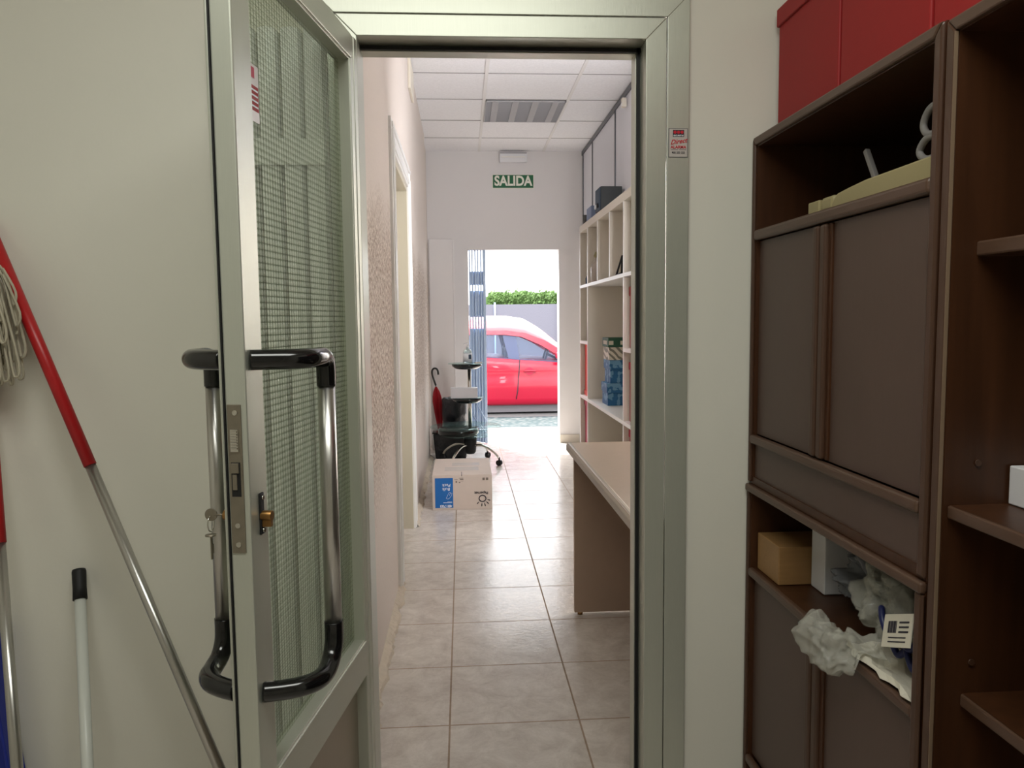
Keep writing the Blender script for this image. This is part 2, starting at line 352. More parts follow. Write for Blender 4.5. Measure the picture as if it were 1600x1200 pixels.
def text(name, s, size, m, parent, loc, rot, bold=0.0, shear=0.0, width=1.0, extrude=0.0006, align='CENTER', world=True, condense=1.0):
    cu = bpy.data.curves.new(name, 'FONT'); cu.body = s; cu.size = size; cu.align_x = align; cu.align_y = 'CENTER'
    cu.offset = bold; cu.shear = shear; cu.extrude = extrude; cu.space_character = condense; cu.resolution_u = 4
    t = bpy.data.objects.new(name, cu); C.objects.link(t)
    dg = bpy.context.evaluated_depsgraph_get(); me = bpy.data.meshes.new_from_object(t.evaluated_get(dg))
    bpy.data.objects.remove(t); me.name = name
    o = bpy.data.objects.new(name, me); C.objects.link(o); me.materials.clear(); me.materials.append(m)
    mw = Matrix.LocRotScale(Vector(loc), rot, Vector((width, 1, 1)))
    me.transform(mw)
    if parent is not None:
        o.parent = parent
        if world: me.transform(Matrix.Translation(-Vector(parent.location)))
    return o
from mathutils import Euler
FACE_CAM = Euler((PI / 2, 0, 0))            # text standing up, read from the near side
# ------------------------------------------------------------------ room shell
YD = 1.88                                   # near face of the door frame
def struct(o): o['kind'] = 'structure'; return o
struct(bx(-1.7, 1.75, -1.9, 9.2, -0.12, 0).build('floor', floor_m, loc=(0, 0, 0)))
mb = MB()                                   # partition with the doorway
mb.box(-1.7, -0.33, 1.89, 2.0, 0, 2.62); mb.box(0.551, 1.75, 1.89, 2.0, 0, 2.62); mb.box(-0.33, 0.551, 1.89, 2.0, 2.06, 2.62)
mb.box(-1.7, 1.75, 1.93, 2.0, 2.62, 3.05)
struct(mb.build('wall_partition', plaster, loc=(0, 0, 0)))
struct(bx(1.13, 1.25, -1.9, 1.89, 0, 2.6).build('wall_right', plaster))
struct(bx(-1.7, -1.6, -1.9, 1.89, 0, 2.6).build('wall_left', plaster))
struct(bx(-1.7, 1.25, -2.0, -1.9, 0, 2.6).build('wall_back', plaster))
struct(bx(-1.7, 1.25, -2.0, 1.89, 2.6, 2.7).build('ceiling', plaster))
# corridor: left wall with a doorway from Y 3.77 to 4.85
mb = MB()
DY0, DY1, DZ = 3.77, 4.78, 2.10
mb.box(-0.50, -0.325, 2.0, DY0, 0, 3.05); mb.box(-0.50, -0.325, DY1, 7.32, 0, 3.05); mb.box(-0.50, -0.325, DY0, DY1, DZ, 3.05)
mb.box(-0.50, -0.342, 7.32, 8.0, 0, 3.05)
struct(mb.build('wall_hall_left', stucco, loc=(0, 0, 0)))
struct(bx(-0.325, -0.308, 5.15, 5.5, 2.80, 3.0).build('trim_3', trim_beige, bevel=0.003))
struct(bx(1.62, 1.75, 2.0, 8.0, 0, 3.05).build('wall_hall_right', plaster_hall))
mb = MB()
OX0, OX1, OZ = 0.07, 1.01, 2.018
mb.box(-0.5, OX0, 8.0, 8.16, 0, 3.05); mb.box(OX1, 1.75, 8.0, 8.16, 0, 3.05); mb.box(OX0, OX1, 8.0, 8.16, OZ, 3.05)
struct(mb.build('wall_end', plaster_hall, loc=(0, 0, 0)))
struct(bx(OX1 + 0.001, 1.22, 7.985, 8.0, 0, 0.085).build('baseboard_end', shelf_cream, bevel=0.002))
# hall ceiling: mineral tiles in a grid
mb = MB(); mb.box(-0.5, 1.75, 2.0, 8.1, 3.012, 3.05, 0)
gx = [-0.44, 0.198, 0.856, 1.49]; gy = [5.52 + 0.637 * k for k in range(-5, 4)]
for X in gx: mb.box(X - 0.012, X + 0.012, 2.0, 8.0, 3.006, 3.013, 1)
for Y in gy: mb.box(-0.325, 1.62, Y - 0.0035, Y + 0.0035, 3.0085, 3.013, 2)
struct(mb.build('ceiling', [tile_white, tile_bar, tile_gap], loc=(0, 0, 0)))
# crumbled mortar at the foot of the left wall
mb = MB(); ys = [2.0 + 0.02 * k for k in range(int(5.3 / 0.02))]; prev = None
for y in ys:
    if DY0 - 0.02 < y < DY1 + 0.02: prev = None; continue
    wv = 0.028 + 0.018 * noise.noise(Vector((y * 9, 0, 0))) + 0.01 * random.random(); hv = 0.030 + 0.02 * noise.noise(Vector((y * 6, 3, 0)))
    q = [mb.bm.verts.new((-0.327, y, 0.0)), mb.bm.verts.new((-0.325 + wv, y, 0.0)), mb.bm.verts.new((-0.325 + wv * 0.8, y, 0.012)), mb.bm.verts.new((-0.327, y, max(0.012, hv)))]
    if prev:
        for k in range(4): mb.bm.faces.new([prev[k], prev[(k + 1) % 4], q[(k + 1) % 4], q[k]])
    prev = q
struct(mb.build('baseboard_left', debris))
# side door of the corridor with its moulded casing
d2 = empty('door_2', (-0.325, (DY0 + DY1) / 2, 0), 'cream side door set in the corridor wall with a white moulded casing', None, None, 'structure')
mb = MB()
for (y0, y1) in ((DY0 - 0.12, DY0 + 0.01), (DY1 - 0.01, DY1 + 0.12)):
    mb.box(-0.330, -0.310, y0, y1, 0.0, DZ + 0.09); mb.box(-0.330, -0.303, y0 + 0.02, y0 + 0.045, 0, DZ + 0.09); mb.box(-0.330, -0.304, y1 - 0.03, y1 - 0.012, 0, DZ + 0.06)
mb.box(-0.330, -0.3105, DY0 - 0.119, DY1 + 0.119, DZ + 0.091, DZ + 0.14); mb.box(-0.330, -0.303, DY0 - 0.10, DY1 + 0.10, DZ + 0.095, DZ + 0.12); mb.box(-0.330, -0.3105, DY0 + 0.0105, DY1 - 0.0105, DZ + 0.005, DZ + 0.0905); mb.box(-0.330, -0.304, DY0 + 0.011, DY1 - 0.011, DZ + 0.02, DZ + 0.045)
mb.build('casing', trim_white, d2, bevel=0.003)
mb = MB(); mb.box(-0.47, -0.322, DY0, DY0 + 0.02, 0, DZ); mb.box(-0.47, -0.322, DY1 - 0.02, DY1, 0, DZ); mb.box(-0.47, -0.322, DY0, DY1, DZ - 0.02, DZ + 0.01)
mb.box(-0.40, -0.385, DY1 - 0.035, DY1 - 0.02, 0, DZ)
mb.build('jamb', side_door, d2, bevel=0.002)
bx(-0.45, -0.41, DY0 + 0.02, DY1 - 0.02, 0.006, DZ - 0.02).build('door_panel', side_door, d2, bevel=0.002)

# aluminium door frame and casing strips (trim_1, trim_2)
FX0, FX1, FZ = -0.236, 0.451, 1.966
mb = MB()
def mitre_frame(mb, x0, x1, zt, wd, y0, y1):
    mb.prism([(x1, 0), (x1 + wd, 0), (x1 + wd, zt + wd), (x1, zt)], 'Y', y0, y1)
    mb.prism([(x0, 0), (x0, zt), (x0 - wd, zt + wd), (x0 - wd, 0)], 'Y', y0, y1)
    mb.prism([(x0, zt), (x1, zt), (x1 + wd, zt + wd), (x0 - wd, zt + wd)], 'Y', y0, y1)
mitre_frame(mb, FX0, FX1, FZ, 0.050, YD, 1.995)
t1 = struct(mb.build('trim_1', alu, bevel=0.0015))
mb = MB()                                     # rebate and its bright lip
mb.box(FX1 - 0.012, FX1 + 0.002, 1.945, 1.99, 0, FZ - 0.012); mb.box(FX0, FX1, 1.945, 1.99, FZ - 0.014, FZ + 0.002)
mb.build('rebate', alu, t1, bevel=0.001)
mb = MB()
mb.box(FX1 - 0.010, FX1 - 0.002, 1.936, 1.946, 0, FZ - 0.002); mb.box(FX0, FX1, 1.936, 1.946, FZ - 0.012, FZ - 0.003)
mb.build('gasket', black_matte, t1)
mb = MB(); mitre_frame(mb, FX0 - 0.052, FX1 + 0.052, FZ + 0.052, 0.054, YD - 0.001, 1.8895)
struct(mb.build('trim_2', alu, bevel=0.0012))

# ------------------------------------------------------------------ open glazed leaf (local: x along the leaf, y out of its front, z up)
TH = math.radians(9.2)
dl = empty('door_1', (-0.236, 1.874, 0), 'open grey aluminium door leaf with small-square patterned glass and black pull handle', None, None, 'structure', rz=-(PI / 2 + TH))
W, T, HT = 0.655, 0.045, 1.953
def lp(mb, name, m, bevel=0.0, parent=None, seg=2): return mb.build(name, m, parent or dl, bevel=bevel, world=False, seg=seg)
G0, G1, R1, R0, TR = 0.045, 0.588, 0.525, 0.442, 1.900
mb = MB(); mb.box(0.0, 0.022, -T, 0, 0.012, HT); mb.box(0.0, G0, -T + 0.004, -0.002, 0.012, HT)
lp(mb, 'hinge_stile', alu, 0.0015)
mb = MB(); mb.box(G1, W, -T + 0.010, 0, 0.012, HT)
mb.box(G1 + 0.004, W - 0.002, -T, -T + 0.007, 0.012, HT)
lp(mb, 'lock_stile', alu, 0.003)
mb = MB(); mb.box(W - 0.006, W + 0.0012, -T + 0.0072, -T + 0.0098, 0.012, HT); lp(mb, 'edge_seal', black_matte)
mb = MB(); mb.box(G0 - 0.004, G1 + 0.001, -T, -0.0005, TR, HT); lp(mb, 'top_rail', alu_h, 0.0015)
mb = MB(); mb.box(G0 - 0.004, G1 + 0.001, -T, -0.0005, R0, R1); lp(mb, 'middle_rail', alu_h, 0.0015)
mb = MB(); mb.box(G0 - 0.004, G1 + 0.001, -T, -0.0005, 0.012, 0.12); lp(mb, 'bottom_rail', alu_h, 0.0015)
# stepped glazing bead round the pane
mb = MB()
mb.box(G0 - 0.001, G0 + 0.005, -0.037, -0.004, R1, TR); mb.box(G1 - 0.005, G1 + 0.001, -0.030, -0.003, R1, TR)
mb.box(G0, G1, -0.037, -0.004, R1 - 0.001, R1 + 0.005); mb.box(G0, G1, -0.037, -0.004, TR - 0.005, TR + 0.001)
lp(mb, 'glazing_bead', alu, 0.001)
gp = lp(bx(G0 + 0.002, G1 - 0.002, -0.034, -0.029, R1, TR), 'glass_pane', pglass)
lp(bx(G0 - 0.001, G1 + 0.001, -0.036, -0.028, 0.118, R0 + 0.001), 'lower_panel', alu_tan)
# lock plate with its roller latch and hook bolt
pl = lp(bx(W - 0.001, W + 0.002, -0.032, -0.009, 0.932, 1.171), 'lock_plate', steel, 0.0008)
mb = MB()
for k in range(7): mb.box(W + 0.002, W + 0.007, -0.026, -0.015, 1.100 + k * 0.0044, 1.103 + k * 0.0044)
mb.box(W + 0.001, W + 0.0045, -0.027, -0.014, 1.096, 1.132)
lp(mb, 'latch', chrome, 0.0006, pl)
mb = MB(); mb.box(W + 0.0015, W + 0.0026, -0.028, -0.013, 1.024, 1.079); lp(mb, 'keeper_slot', black_matte, parent=pl)
mb = MB(); mb.box(W + 0.002, W + 0.006, -0.027, -0.0145, 1.062, 1.078); mb.box(W + 0.002, W + 0.005, -0.0255, -0.018, 1.035, 1.060); lp(mb, 'hook_bolt', steel, 0.0006, pl)
for zz, yy in ((1.158, -0.0185), (0.977, -0.0205), (0.946, -0.0205)):
    mb = MB(); mb.tube([(W + 0.0015, yy, zz), (W + 0.0034, yy, zz)], 0.0042, 14); lp(mb, 'screw', chrome, 0, pl)
# cylinder on the front of the stile
cy = lp(MB().box(0.611, 0.625, 0, 0.004, 0.953, 1.022), 'escutcheon', black_matte, 0.0015)
mb = MB(); mb.tube([(0.618, 0.002, 0.984), (0.618, 0.020, 0.984)], 0.0085, 18); mb.box(0.6135, 0.6225, 0.004, 0.019, 0.966, 0.985); lp(mb, 'lock_cylinder', brass, 0.0008, cy)
for zz in (1.014, 0.960):
    mb = MB(); mb.tube([(0.618, 0.0035, zz), (0.618, 0.0065, zz)], 0.0038, 12); lp(mb, 'screw', chrome, 0, cy)
mb = MB(); mb.tube([(0.618, -0.045, 0.984), (0.618, -0.062, 0.984)], 0.0085, 18); lp(mb, 'rear_cylinder', brass, 0.0005)
# pull handles on both faces: metal bar between black plastic elbows
for sgn in (1, -1):
    o0 = 0.0 if sgn > 0 else -T
    def Q(u, n, z): return (u, o0 + sgn * n, z)
    hd = lp(MB().tube([Q(0.510, 0.080, 1.195), Q(0.510, 0.080, 0.735)], 0.0148, 28, cap=True), 'pull_handle', alu_tube)
    top = smooth_path([Q(0.632, 0.000, 1.240), Q(0.622, 0.030, 1.240), Q(0.606, 0.060, 1.240), Q(0.585, 0.078, 1.240), Q(0.555, 0.082, 1.240), Q(0.528, 0.081, 1.2395), Q(0.513, 0.080, 1.231), Q(0.510, 0.080, 1.215), Q(0.510, 0.080, 1.188)], 6)
    lp(MB().tube(top, 0.0166, 28), 'upper_elbow', black_gloss, 0, hd)
    bot = smooth_path([Q(0.632, 0.000, 0.690), Q(0.622, 0.030, 0.690), Q(0.606, 0.058, 0.690), Q(0.583, 0.075, 0.690), Q(0.556, 0.080, 0.692), Q(0.530, 0.080, 0.702), Q(0.514, 0.080, 0.722), Q(0.510, 0.080, 0.745), Q(0.510, 0.080, 0.765)], 6)
    lp(MB().tube(bot, 0.0166, 28), 'lower_elbow', black_gloss, 0, hd)
# stickers on the pane
st = lp(bx(0.498, 0.536, -0.0288, -0.0282, 1.640, 1.735), 'pane_sticker', sticker_silver)
lp(bx(0.500, 0.533, -0.0281, -0.0278, 1.658, 1.700), 'red_panel', red_card, 0, st)
lp(bx(0.514, 0.533, -0.0281, -0.0278, 1.712, 1.730), 'emblem', red_deep, 0, st)
mb = MB()
for k in range(4): mb.box(0.503, 0.530, -0.0277, -0.0275, 1.664 + k * 0.009, 1.6668 + k * 0.009)
lp(mb, 'print_lines', ink_white, 0, st)
# keys hanging in the rear lock
kl = dl.matrix_basis @ Vector((0.618, -0.066, 0.984))
ky = empty('key_ring', kl, 'small key ring with keys hanging in the lock behind the glazed door', 'keys', rz=-(PI / 2 + TH))
mb = MB(); mb.tube([(0, 0.004, 0), (0, -0.012, 0)], 0.0015, 8); mb.tube([(-0.001, -0.019, 0), (0.001, -0.019, 0)], 0.0105, 20)
mb.build('key', steel, ky, world=False)
mb = MB(); mb.tube([(0.011 * math.cos(k * 2 * PI / 20), -0.02, -0.015 + 0.013 * math.sin(k * 2 * PI / 20)) for k in range(20)], 0.0011, 8, closed=True); mb.build('ring', chrome, ky, world=False)
mb = MB(); mb.lathe([(0.0, -0.001), (0.009, -0.001), (0.009, 0.001), (0.0, 0.001)], 0.002, -0.02, -0.034, 16); mb.box(-0.002, 0.003, -0.021, -0.019, -0.075, -0.036); mb.box(-0.004, 0.0, -0.0215, -0.0185, -0.066, -0.050)
mb.build('key', steel, ky, world=False)

# pale slatted panel behind the door, seen through the glass
fs = empty('folding_screen', (-0.46, 1.86, 0), 'pale ribbed folding screen standing behind the patterned glass door', 'screen')
bx(-0.575, -0.305, 1.8695, 1.876, 0.0, 1.965).build('backing', mat('grey_backing', rgb(140, 140, 128), 0.8), fs)
for k in range(5):
    x0 = -0.565 + 0.052 * k
    mb = MB(); mb.prism([(x0, 1.868), (x0 + 0.005, 1.846), (x0 + 0.026, 1.838), (x0 + 0.044, 1.846), (x0 + 0.048, 1.868)], 'Z', 0.0, 1.97); mb.build('slat', off_lamp, fs, bevel=0.002)
mb = MB(); mb.box(-0.565, -0.31, 1.834, 1.837, 1.66, 1.72); mb.build('crossbar', off_lamp, fs, bevel=0.002)

# ------------------------------------------------------------------ alarm sticker on the casing
sk = empty('alarm_sticker', (0.531, YD - 0.002, 1.665), 'small silver alarm company sticker on the right door casing', 'sticker')
bx(0.506, 0.5535, YD - 0.0022, YD - 0.0012, 1.688, 1.757).build('backing', dark_profile, sk)
bx(0.5075, 0.5520, YD - 0.0027, YD - 0.0023, 1.6895, 1.7555).build('face', sticker_silver, sk)
bx(0.5165, 0.5440, YD - 0.0033, YD - 0.0028, 1.7365, 1.7530).build('logo_block', ink, sk)
for k in range(3):
    MB().tube([(0.5215 + k * 0.0087, YD - 0.0034, 1.7475), (0.5215 + k * 0.0087, YD - 0.0038, 1.7475)], 0.0038, 16).build('red_dot', ink_red, sk)
text('lettering', 'SECURITAS', 0.0050, ink_white, sk, (0.5302, YD - 0.0036, 1.7393), FACE_CAM, 0.0001)
text('lettering', 'Direct', 0.0155, ink_red, sk, (0.5300, YD - 0.0031, 1.7255), Euler((PI / 2, -0.14, 0)), 0.0002, 0.45)
text('lettering', 'ALARMA', 0.0098, ink_red, sk, (0.5300, YD - 0.0031, 1.7120), FACE_CAM, 0.0002)
bx(0.5115, 0.5290, YD - 0.0032, YD - 0.0028, 1.7058, 1.7066).build('rule', ink, sk); bx(0.5320, 0.5490, YD - 0.0032, YD - 0.0028, 1.7058, 1.7066).build('rule', ink, sk)
text('lettering', '902 222 222', 0.0063, ink, sk, (0.5300, YD - 0.0031, 1.6990), FACE_CAM, 0.0001)

# ------------------------------------------------------------------ cleaning poles on the left wall
def lerp(A, B, t): return Vector(A) + (Vector(B) - Vector(A)) * t
A, B = Vector((-1.035, 1.85, 1.413)), Vector((-0.550, 1.66, 0.320))
d = (B - A); top = A - d * 0.11; foot = A + d * ((1.413 - 0.05) / (1.413 - 0.320)); jt = A + d * 0.395
br_ = empty('broom', foot - Vector((0, 0, 0.05)), 'slanting broom pole, red upper half and bare metal lower half, against the white wall', 'broom')
MB().tube([jt - d * 0.03, foot], 0.0118, 20).build('pole', alu_tube, br_)
MB().tube([top, jt], 0.0135, 20).build('red_sleeve', red_plastic, br_)
mb = MB(); mb.box(foot.x - 0.10, foot.x + 0.10, foot.y - 0.022, foot.y + 0.022, 0.03, 0.065); mb.build('brush_head', red_plastic, br_, bevel=0.006)
mb = MB(); mb.box(foot.x - 0.098, foot.x + 0.098, foot.y - 0.02, foot.y + 0.02, 0.0, 0.032); mb.build('bristles', black_matte, br_)
A, B = Vector((-0.928, 1.868, 0.712)), Vector((-0.831, 1.66, 0.339)); d = B - A; foot = A + d * (0.712 - 0.0) / (0.712 - 0.339) 
st_ = empty('stick', (foot.x, foot.y, 0), 'short white stick with a black rubber cap leaning on the wall', 'stick')
MB().tube([A + d * 0.1, foot + Vector((0, 0, 0.004))], 0.0125, 20).build('shaft', white_metal, st_)
MB().tube([A, A + d * 0.013, A + d * 0.1, A + d * 0.165], [0.0145, 0.0158, 0.0150, 0.0158], 20).build('cap', black_matte, st_)
# mop at the left edge: upside down, string head up
A, B = Vector((-1.100, 1.80, 1.36)), Vector((-0.945, 1.62, 0.345)); d = B - A; foot = A + d * (1.36 / (1.36 - 0.345))
P1, P2 = Vector((-1.036, 1.75, 0.765)), Vector((-0.955, 1.62, 0.347)); d = P2 - P1; foot = P1 + d * (0.765 / (0.765 - 0.347)); jt = P1 - d * 0.11; top = P1 - d * 1.30
mp_ = empty('mop', (foot.x, foot.y, 0), 'upside-down string mop with red and metal pole at the left edge', 'mop')
MB().tube([jt - d * 0.04, foot], 0.0118, 20).build('pole', alu_tube, mp_)
MB().tube([top, jt], 0.0135, 20).build('red_sleeve', red_plastic, mp_)
mb = MB(); mb.tube([top + Vector((0, 0, -0.02)), top + Vector((0, 0, 0.06))], [0.03, 0.018], 18); mb.build('socket', red_plastic, mp_)
mb = MB(); random.seed(3)
cx, cy_, cz = -1.075, 1.80, 1.46
for k in range(95):
    ang = random.uniform(-0.5, 2 * PI); r1 = random.uniform(0.02, 0.085); ln = random.uniform(0.10, 0.30)
    ex, ey = cx + r1 * math.cos(ang), cy_ + min(0.06, r1 * 0.6 * math.sin(ang)); sx_ = random.uniform(0.005, 0.02)
    z1 = cz - ln
    pts = [(cx + 0.01 * math.cos(ang), cy_, cz - 0.02), (cx + (ex - cx) * 0.7, cy_ + (ey - cy_) * 0.7, cz - ln * 0.25), (ex, ey, z1 + 0.03), (ex + sx_ * 0.5, ey - 0.004, z1), (ex + sx_, ey - 0.006, z1 + 0.03), (cx + (ex - cx) * 0.8, ey, cz - ln * 0.3)]
    mb.tube(smooth_path(pts, 4), 0.0028, 6, cap=False)
mb.build('mop_head', cotton, mp_)
dp = empty('dustpan', (-1.20, 1.84, 0), 'blue plastic dustpan upright at the lower left corner against the wall', 'dustpan')
mb = MB(); mb.prism([(-1.33, 0.0), (-1.075, 0.0), (-1.135, 0.60), (-1.28, 0.60)], 'Y', 1.872, 1.882); mb.prism([(-1.075, 0.0), (-1.067, 0.0), (-1.127, 0.60), (-1.135, 0.60)], 'Y', 1.82, 1.882); mb.prism([(-1.338, 0), (-1.33, 0), (-1.28, 0.60), (-1.288, 0.60)], 'Y', 1.82, 1.882)
mb.build('pan', blue_plastic, dp, bevel=0.003)
mb = MB(); mb.tube([(-1.2075, 1.862, 0.58), (-1.2075, 1.862, 0.78)], 0.014, 16); mb.build('handle', blue_plastic, dp)

# ------------------------------------------------------------------ dark cabinets on the right
CX, CB = 0.720, 1.115                       # front and back of the carcasses
CY0, CY1 = 1.135, 1.884
t_ = 0.020
up = empty('cabinet', ((CX + CB) / 2, (CY0 + CY1) / 2, 0.882), 'upper dark wood wall cabinet with open top niche, two brown doors and flap', 'cabinet', 'stacked dark wood cabinet units')
mb = MB()
mb.box(CX + 0.003, CB, CY0, CY0 + t_, 0.882, 1.735); mb.box(CX + 0.003, CB, CY1 - t_, CY1, 0.882, 1.735)
mb.box(CX + 0.003, CB, CY0 + t_, CY1 - t_, 1.712, 1.735); mb.box(CX + 0.003, CB, CY0 + t_, CY1 - t_, 1.488, 1.508); mb.box(CX + 0.003, CB, CY0 + t_, CY1 - t_, 0.882, 0.900)
mb.box(CB - 0.008, CB, CY0 + t_, CY1 - t_, 0.90, 1.712)
mb.build('carcass', wood_dark, up)
mb = MB(); mb.prism([(CY0, 0.886), (CY0 + 0.020, 0.886), (CY0 + 0.020, 1.715), (CY0, 1.735)], 'X', CX - 0.004, CX + 0.006); mb.build('front_post', wood_post, up, bevel=0.004)
mb = MB(); mb.prism([(CY1 - 0.014, 0.886), (CY1, 0.886), (CY1, 1.735), (CY1 - 0.014, 1.715)], 'X', CX - 0.004, CX + 0.006); mb.build('front_post', wood_post, up, bevel=0.004)
mb = MB(); mb.prism([(CY0 + 0.001, 1.735), (CY0 + 0.021, 1.715), (CY1 - 0.015, 1.715), (CY1 - 0.001, 1.735)], 'X', CX - 0.004, CX + 0.006); mb.build('top_edge', wood_rail, up, bevel=0.004)
bx(CX - 0.004, CX + 0.012, CY0 + 0.021, CY1 - 0.015, 1.486, 1.512).build('shelf_edge', wood_rail, up, bevel=0.007, seg=3)
bx(CX - 0.006, CX + 0.012, CY0 + 0.021, CY1 - 0.015, 0.985, 1.007).build('rail', wood_rail, up, bevel=0.006, seg=3)
def door(parent, y0, y1, z0, z1, side):
    """brown laminate door with a long vertical wooden pull along the meeting side"""
    yd0, yd1 = (y0 + 0.022, y1) if side < 0 else (y0, y1 - 0.022)
    dr = bx(CX + 0.012, CX + 0.028, yd0, yd1, z0, z1).build('door', laminate, parent, bevel=0.001)
    y = y0 if side < 0 else y1 - 0.024
    mb = MB(); mb.box(CX - 0.002, CX + 0.026, y, y + 0.024, z0 + 0.002, z1 - 0.002); mb.build('pull', wood_post, dr, bevel=0.006, seg=3)
    bx(CX + 0.006, CX + 0.018, (y + 0.024) if side < 0 else y - 0.012, (y + 0.036) if side < 0 else y, z0 + 0.002, z1 - 0.002).build('bead', wood_dark, dr, bevel=0.002)
    return dr
bx(CX + 0.03, CX + 0.04, CY0 + t_, CY1 - t_, 1.01, 1.487).build('divider', wood_dark, up)
door(up, 1.528, CY1 - 0.016, 1.008, 1.485, -1); door(up, CY0 + 0.022, 1.520, 1.008, 1.485, 1)
bx(CX + 0.008, CX + 0.026, CY0 + 0.022, CY1 - 0.016, 0.888, 0.984).build('flap', laminate, up, bevel=0.001)
lw = empty('cabinet', ((CX + CB) / 2, (CY0 + CY1) / 2, 0), 'lower dark wood base cabinet, open niche holding plastic bags above two brown doors', 'cabinet', 'stacked dark wood cabinet units')
mb = MB()
mb.box(CX, CB, CY0, CY0 + t_, 0, 0.862); mb.box(CX, CB, CY1 - t_, CY1, 0, 0.862); mb.box(CX, CB, CY0, CY1, 0.862, 0.881)
mb.box(CX, CB, CY0 + t_, CY1 - t_, 0.646, 0.666); mb.box(CX, CB, CY0 + t_, CY1 - t_, 0.06, 0.08); mb.box(CB - 0.008, CB, CY0 + t_, CY1 - t_, 0.08, 0.862)
mb.build('carcass', wood_dark, lw)
bx(CX - 0.010, CX + 0.004, CY0 - 0.002, CY1 + 0.001, 0.862, 0.881).build('top_edge', wood_rail, lw, bevel=0.005, seg=3)
bx(CX - 0.006, CX + 0.006, CY0, CY0 + 0.020, 0, 0.862).build('front_post', wood_post, lw, bevel=0.004)
bx(CX - 0.006, CX + 0.006, CY1 - 0.014, CY1, 0, 0.862).build('front_post', wood_post, lw, bevel=0.004)
bx(CX - 0.005, CX + 0.010, CY0 + 0.020, CY1 - 0.014, 0.645, 0.667).build('shelf_edge', wood_rail, lw, bevel=0.006, seg=3)
bx(CX - 0.005, CX + 0.010, CY0 + 0.020, CY1 - 0.014, 0.150, 0.172).build('rail', wood_rail, lw, bevel=0.006, seg=3)
bx(CX + 0.03, CX + 0.04, CY0 + t_, CY1 - t_, 0.08, 0.645).build('divider', wood_dark, lw)
door(lw, 1.520, CY1 - 0.016, 0.174, 0.642, -1); door(lw, CY0 + 0.022, 1.512, 0.174, 0.642, 1)
bx(CX + 0.008, CX + 0.026, CY0 + 0.022, CY1 - 0.016, 0.02, 0.148).build('drawer', laminate, lw, bevel=0.001)
# open bookcase nearer the camera
BY0, BY1 = 0.34, 1.126
bc = empty('bookcase', ((CX + CB) / 2, (BY0 + BY1) / 2, 0), 'open dark walnut bookcase nearest the camera at the right edge', 'bookcase')
bx(CX + 0.004, CB, BY1 - 0.022, BY1, 0, 1.728).build('side_panel', wood_dark, bc); bx(CX - 0.0035, CX + 0.002, BY1 - 0.0212, BY1 - 0.0202, 0.02, 1.708).build('highlight_strip', highlight_bead, bc); bx(CX + 0.004, CB, BY0, BY0 + 0.022, 0, 1.728).build('side_panel', wood_dark, bc)  # thin pale strip on the post imitates an edge highlight
bx(CX + 0.004, CB, BY0 + 0.022, BY1 - 0.022, 1.708, 1.728).build('top_board', wood_dark, bc)
bx(CB - 0.010, CB, BY0 + 0.022, BY1 - 0.022, 0.02, 1.708).build('back_panel', wood_dark, bc)
mb = MB(); mb.prism([(BY1 - 0.020, 0), (BY1, 0), (BY1, 1.730), (BY1 - 0.020, 1.710)], 'X', CX - 0.003, CX + 0.007); mb.build('front_post', wood_post, bc, bevel=0.003)
mb = MB(); mb.prism([(BY0, 0), (BY0 + 0.020, 0), (BY0 + 0.020, 1.710), (BY0, 1.730)], 'X', CX - 0.003, CX + 0.007); mb.build('front_post', wood_post, bc, bevel=0.003)
mb = MB(); mb.prism([(BY0 + 0.001, 1.730), (BY0 + 0.021, 1.710), (BY1 - 0.021, 1.710), (BY1 - 0.001, 1.730)], 'X', CX - 0.003, CX + 0.007); mb.build('top_edge', wood_rail, bc, bevel=0.003)
for X0, z0, z1 in ((0.760, 1.386, 1.408), (0.730, 0.992, 1.012), (0.762, 0.694, 0.714), (0.730, 0.06, 0.08)):
    s_ = bx(X0 + 0.004, CB - 0.01, BY0 + 0.022, BY1 - 0.022, z0, z1).build('shelf', wood_dark, bc)
    bx(X0, X0 + 0.008, BY0 + 0.022, BY1 - 0.0225, z0, z1).build('edge_strip', wood_rail, s_, bevel=0.003)
for X0, z0 in ((0.776, 1.076), (0.778, 0.764)):
    MB().tube([(X0, BY1 - 0.0225, z0), (X0, BY1 - 0.0245, z0)], 0.005, 14).build('shelf_pin_hole', wood_post, bc)

# red lidded boxes on top of the cabinets
for k, (y0, y1, lab) in enumerate(((1.565, 1.872, 'red storage box on the cabinet top, leftmost of the row of three'), (1.254, 1.561, 'red storage box on the cabinet top, middle of the row of three'), (0.945, 1.250, 'red storage box on the cabinet tops, rightmost of three, cropped by the frame'))):
    rb = empty('storage_box', (0.93, (y0 + y1) / 2, 1.736), lab, 'box', 'red storage boxes on the cabinets')
    bx(0.772, 1.10, y0 + 0.003, y1 - 0.003, 1.736, 2.02).build('body', red_card, rb, bevel=0.003)
    mb = MB(); mb.box(0.766, 1.106, y0, y1, 1.992, 2.034); mb.build('lid', red_card, rb, bevel=0.003)

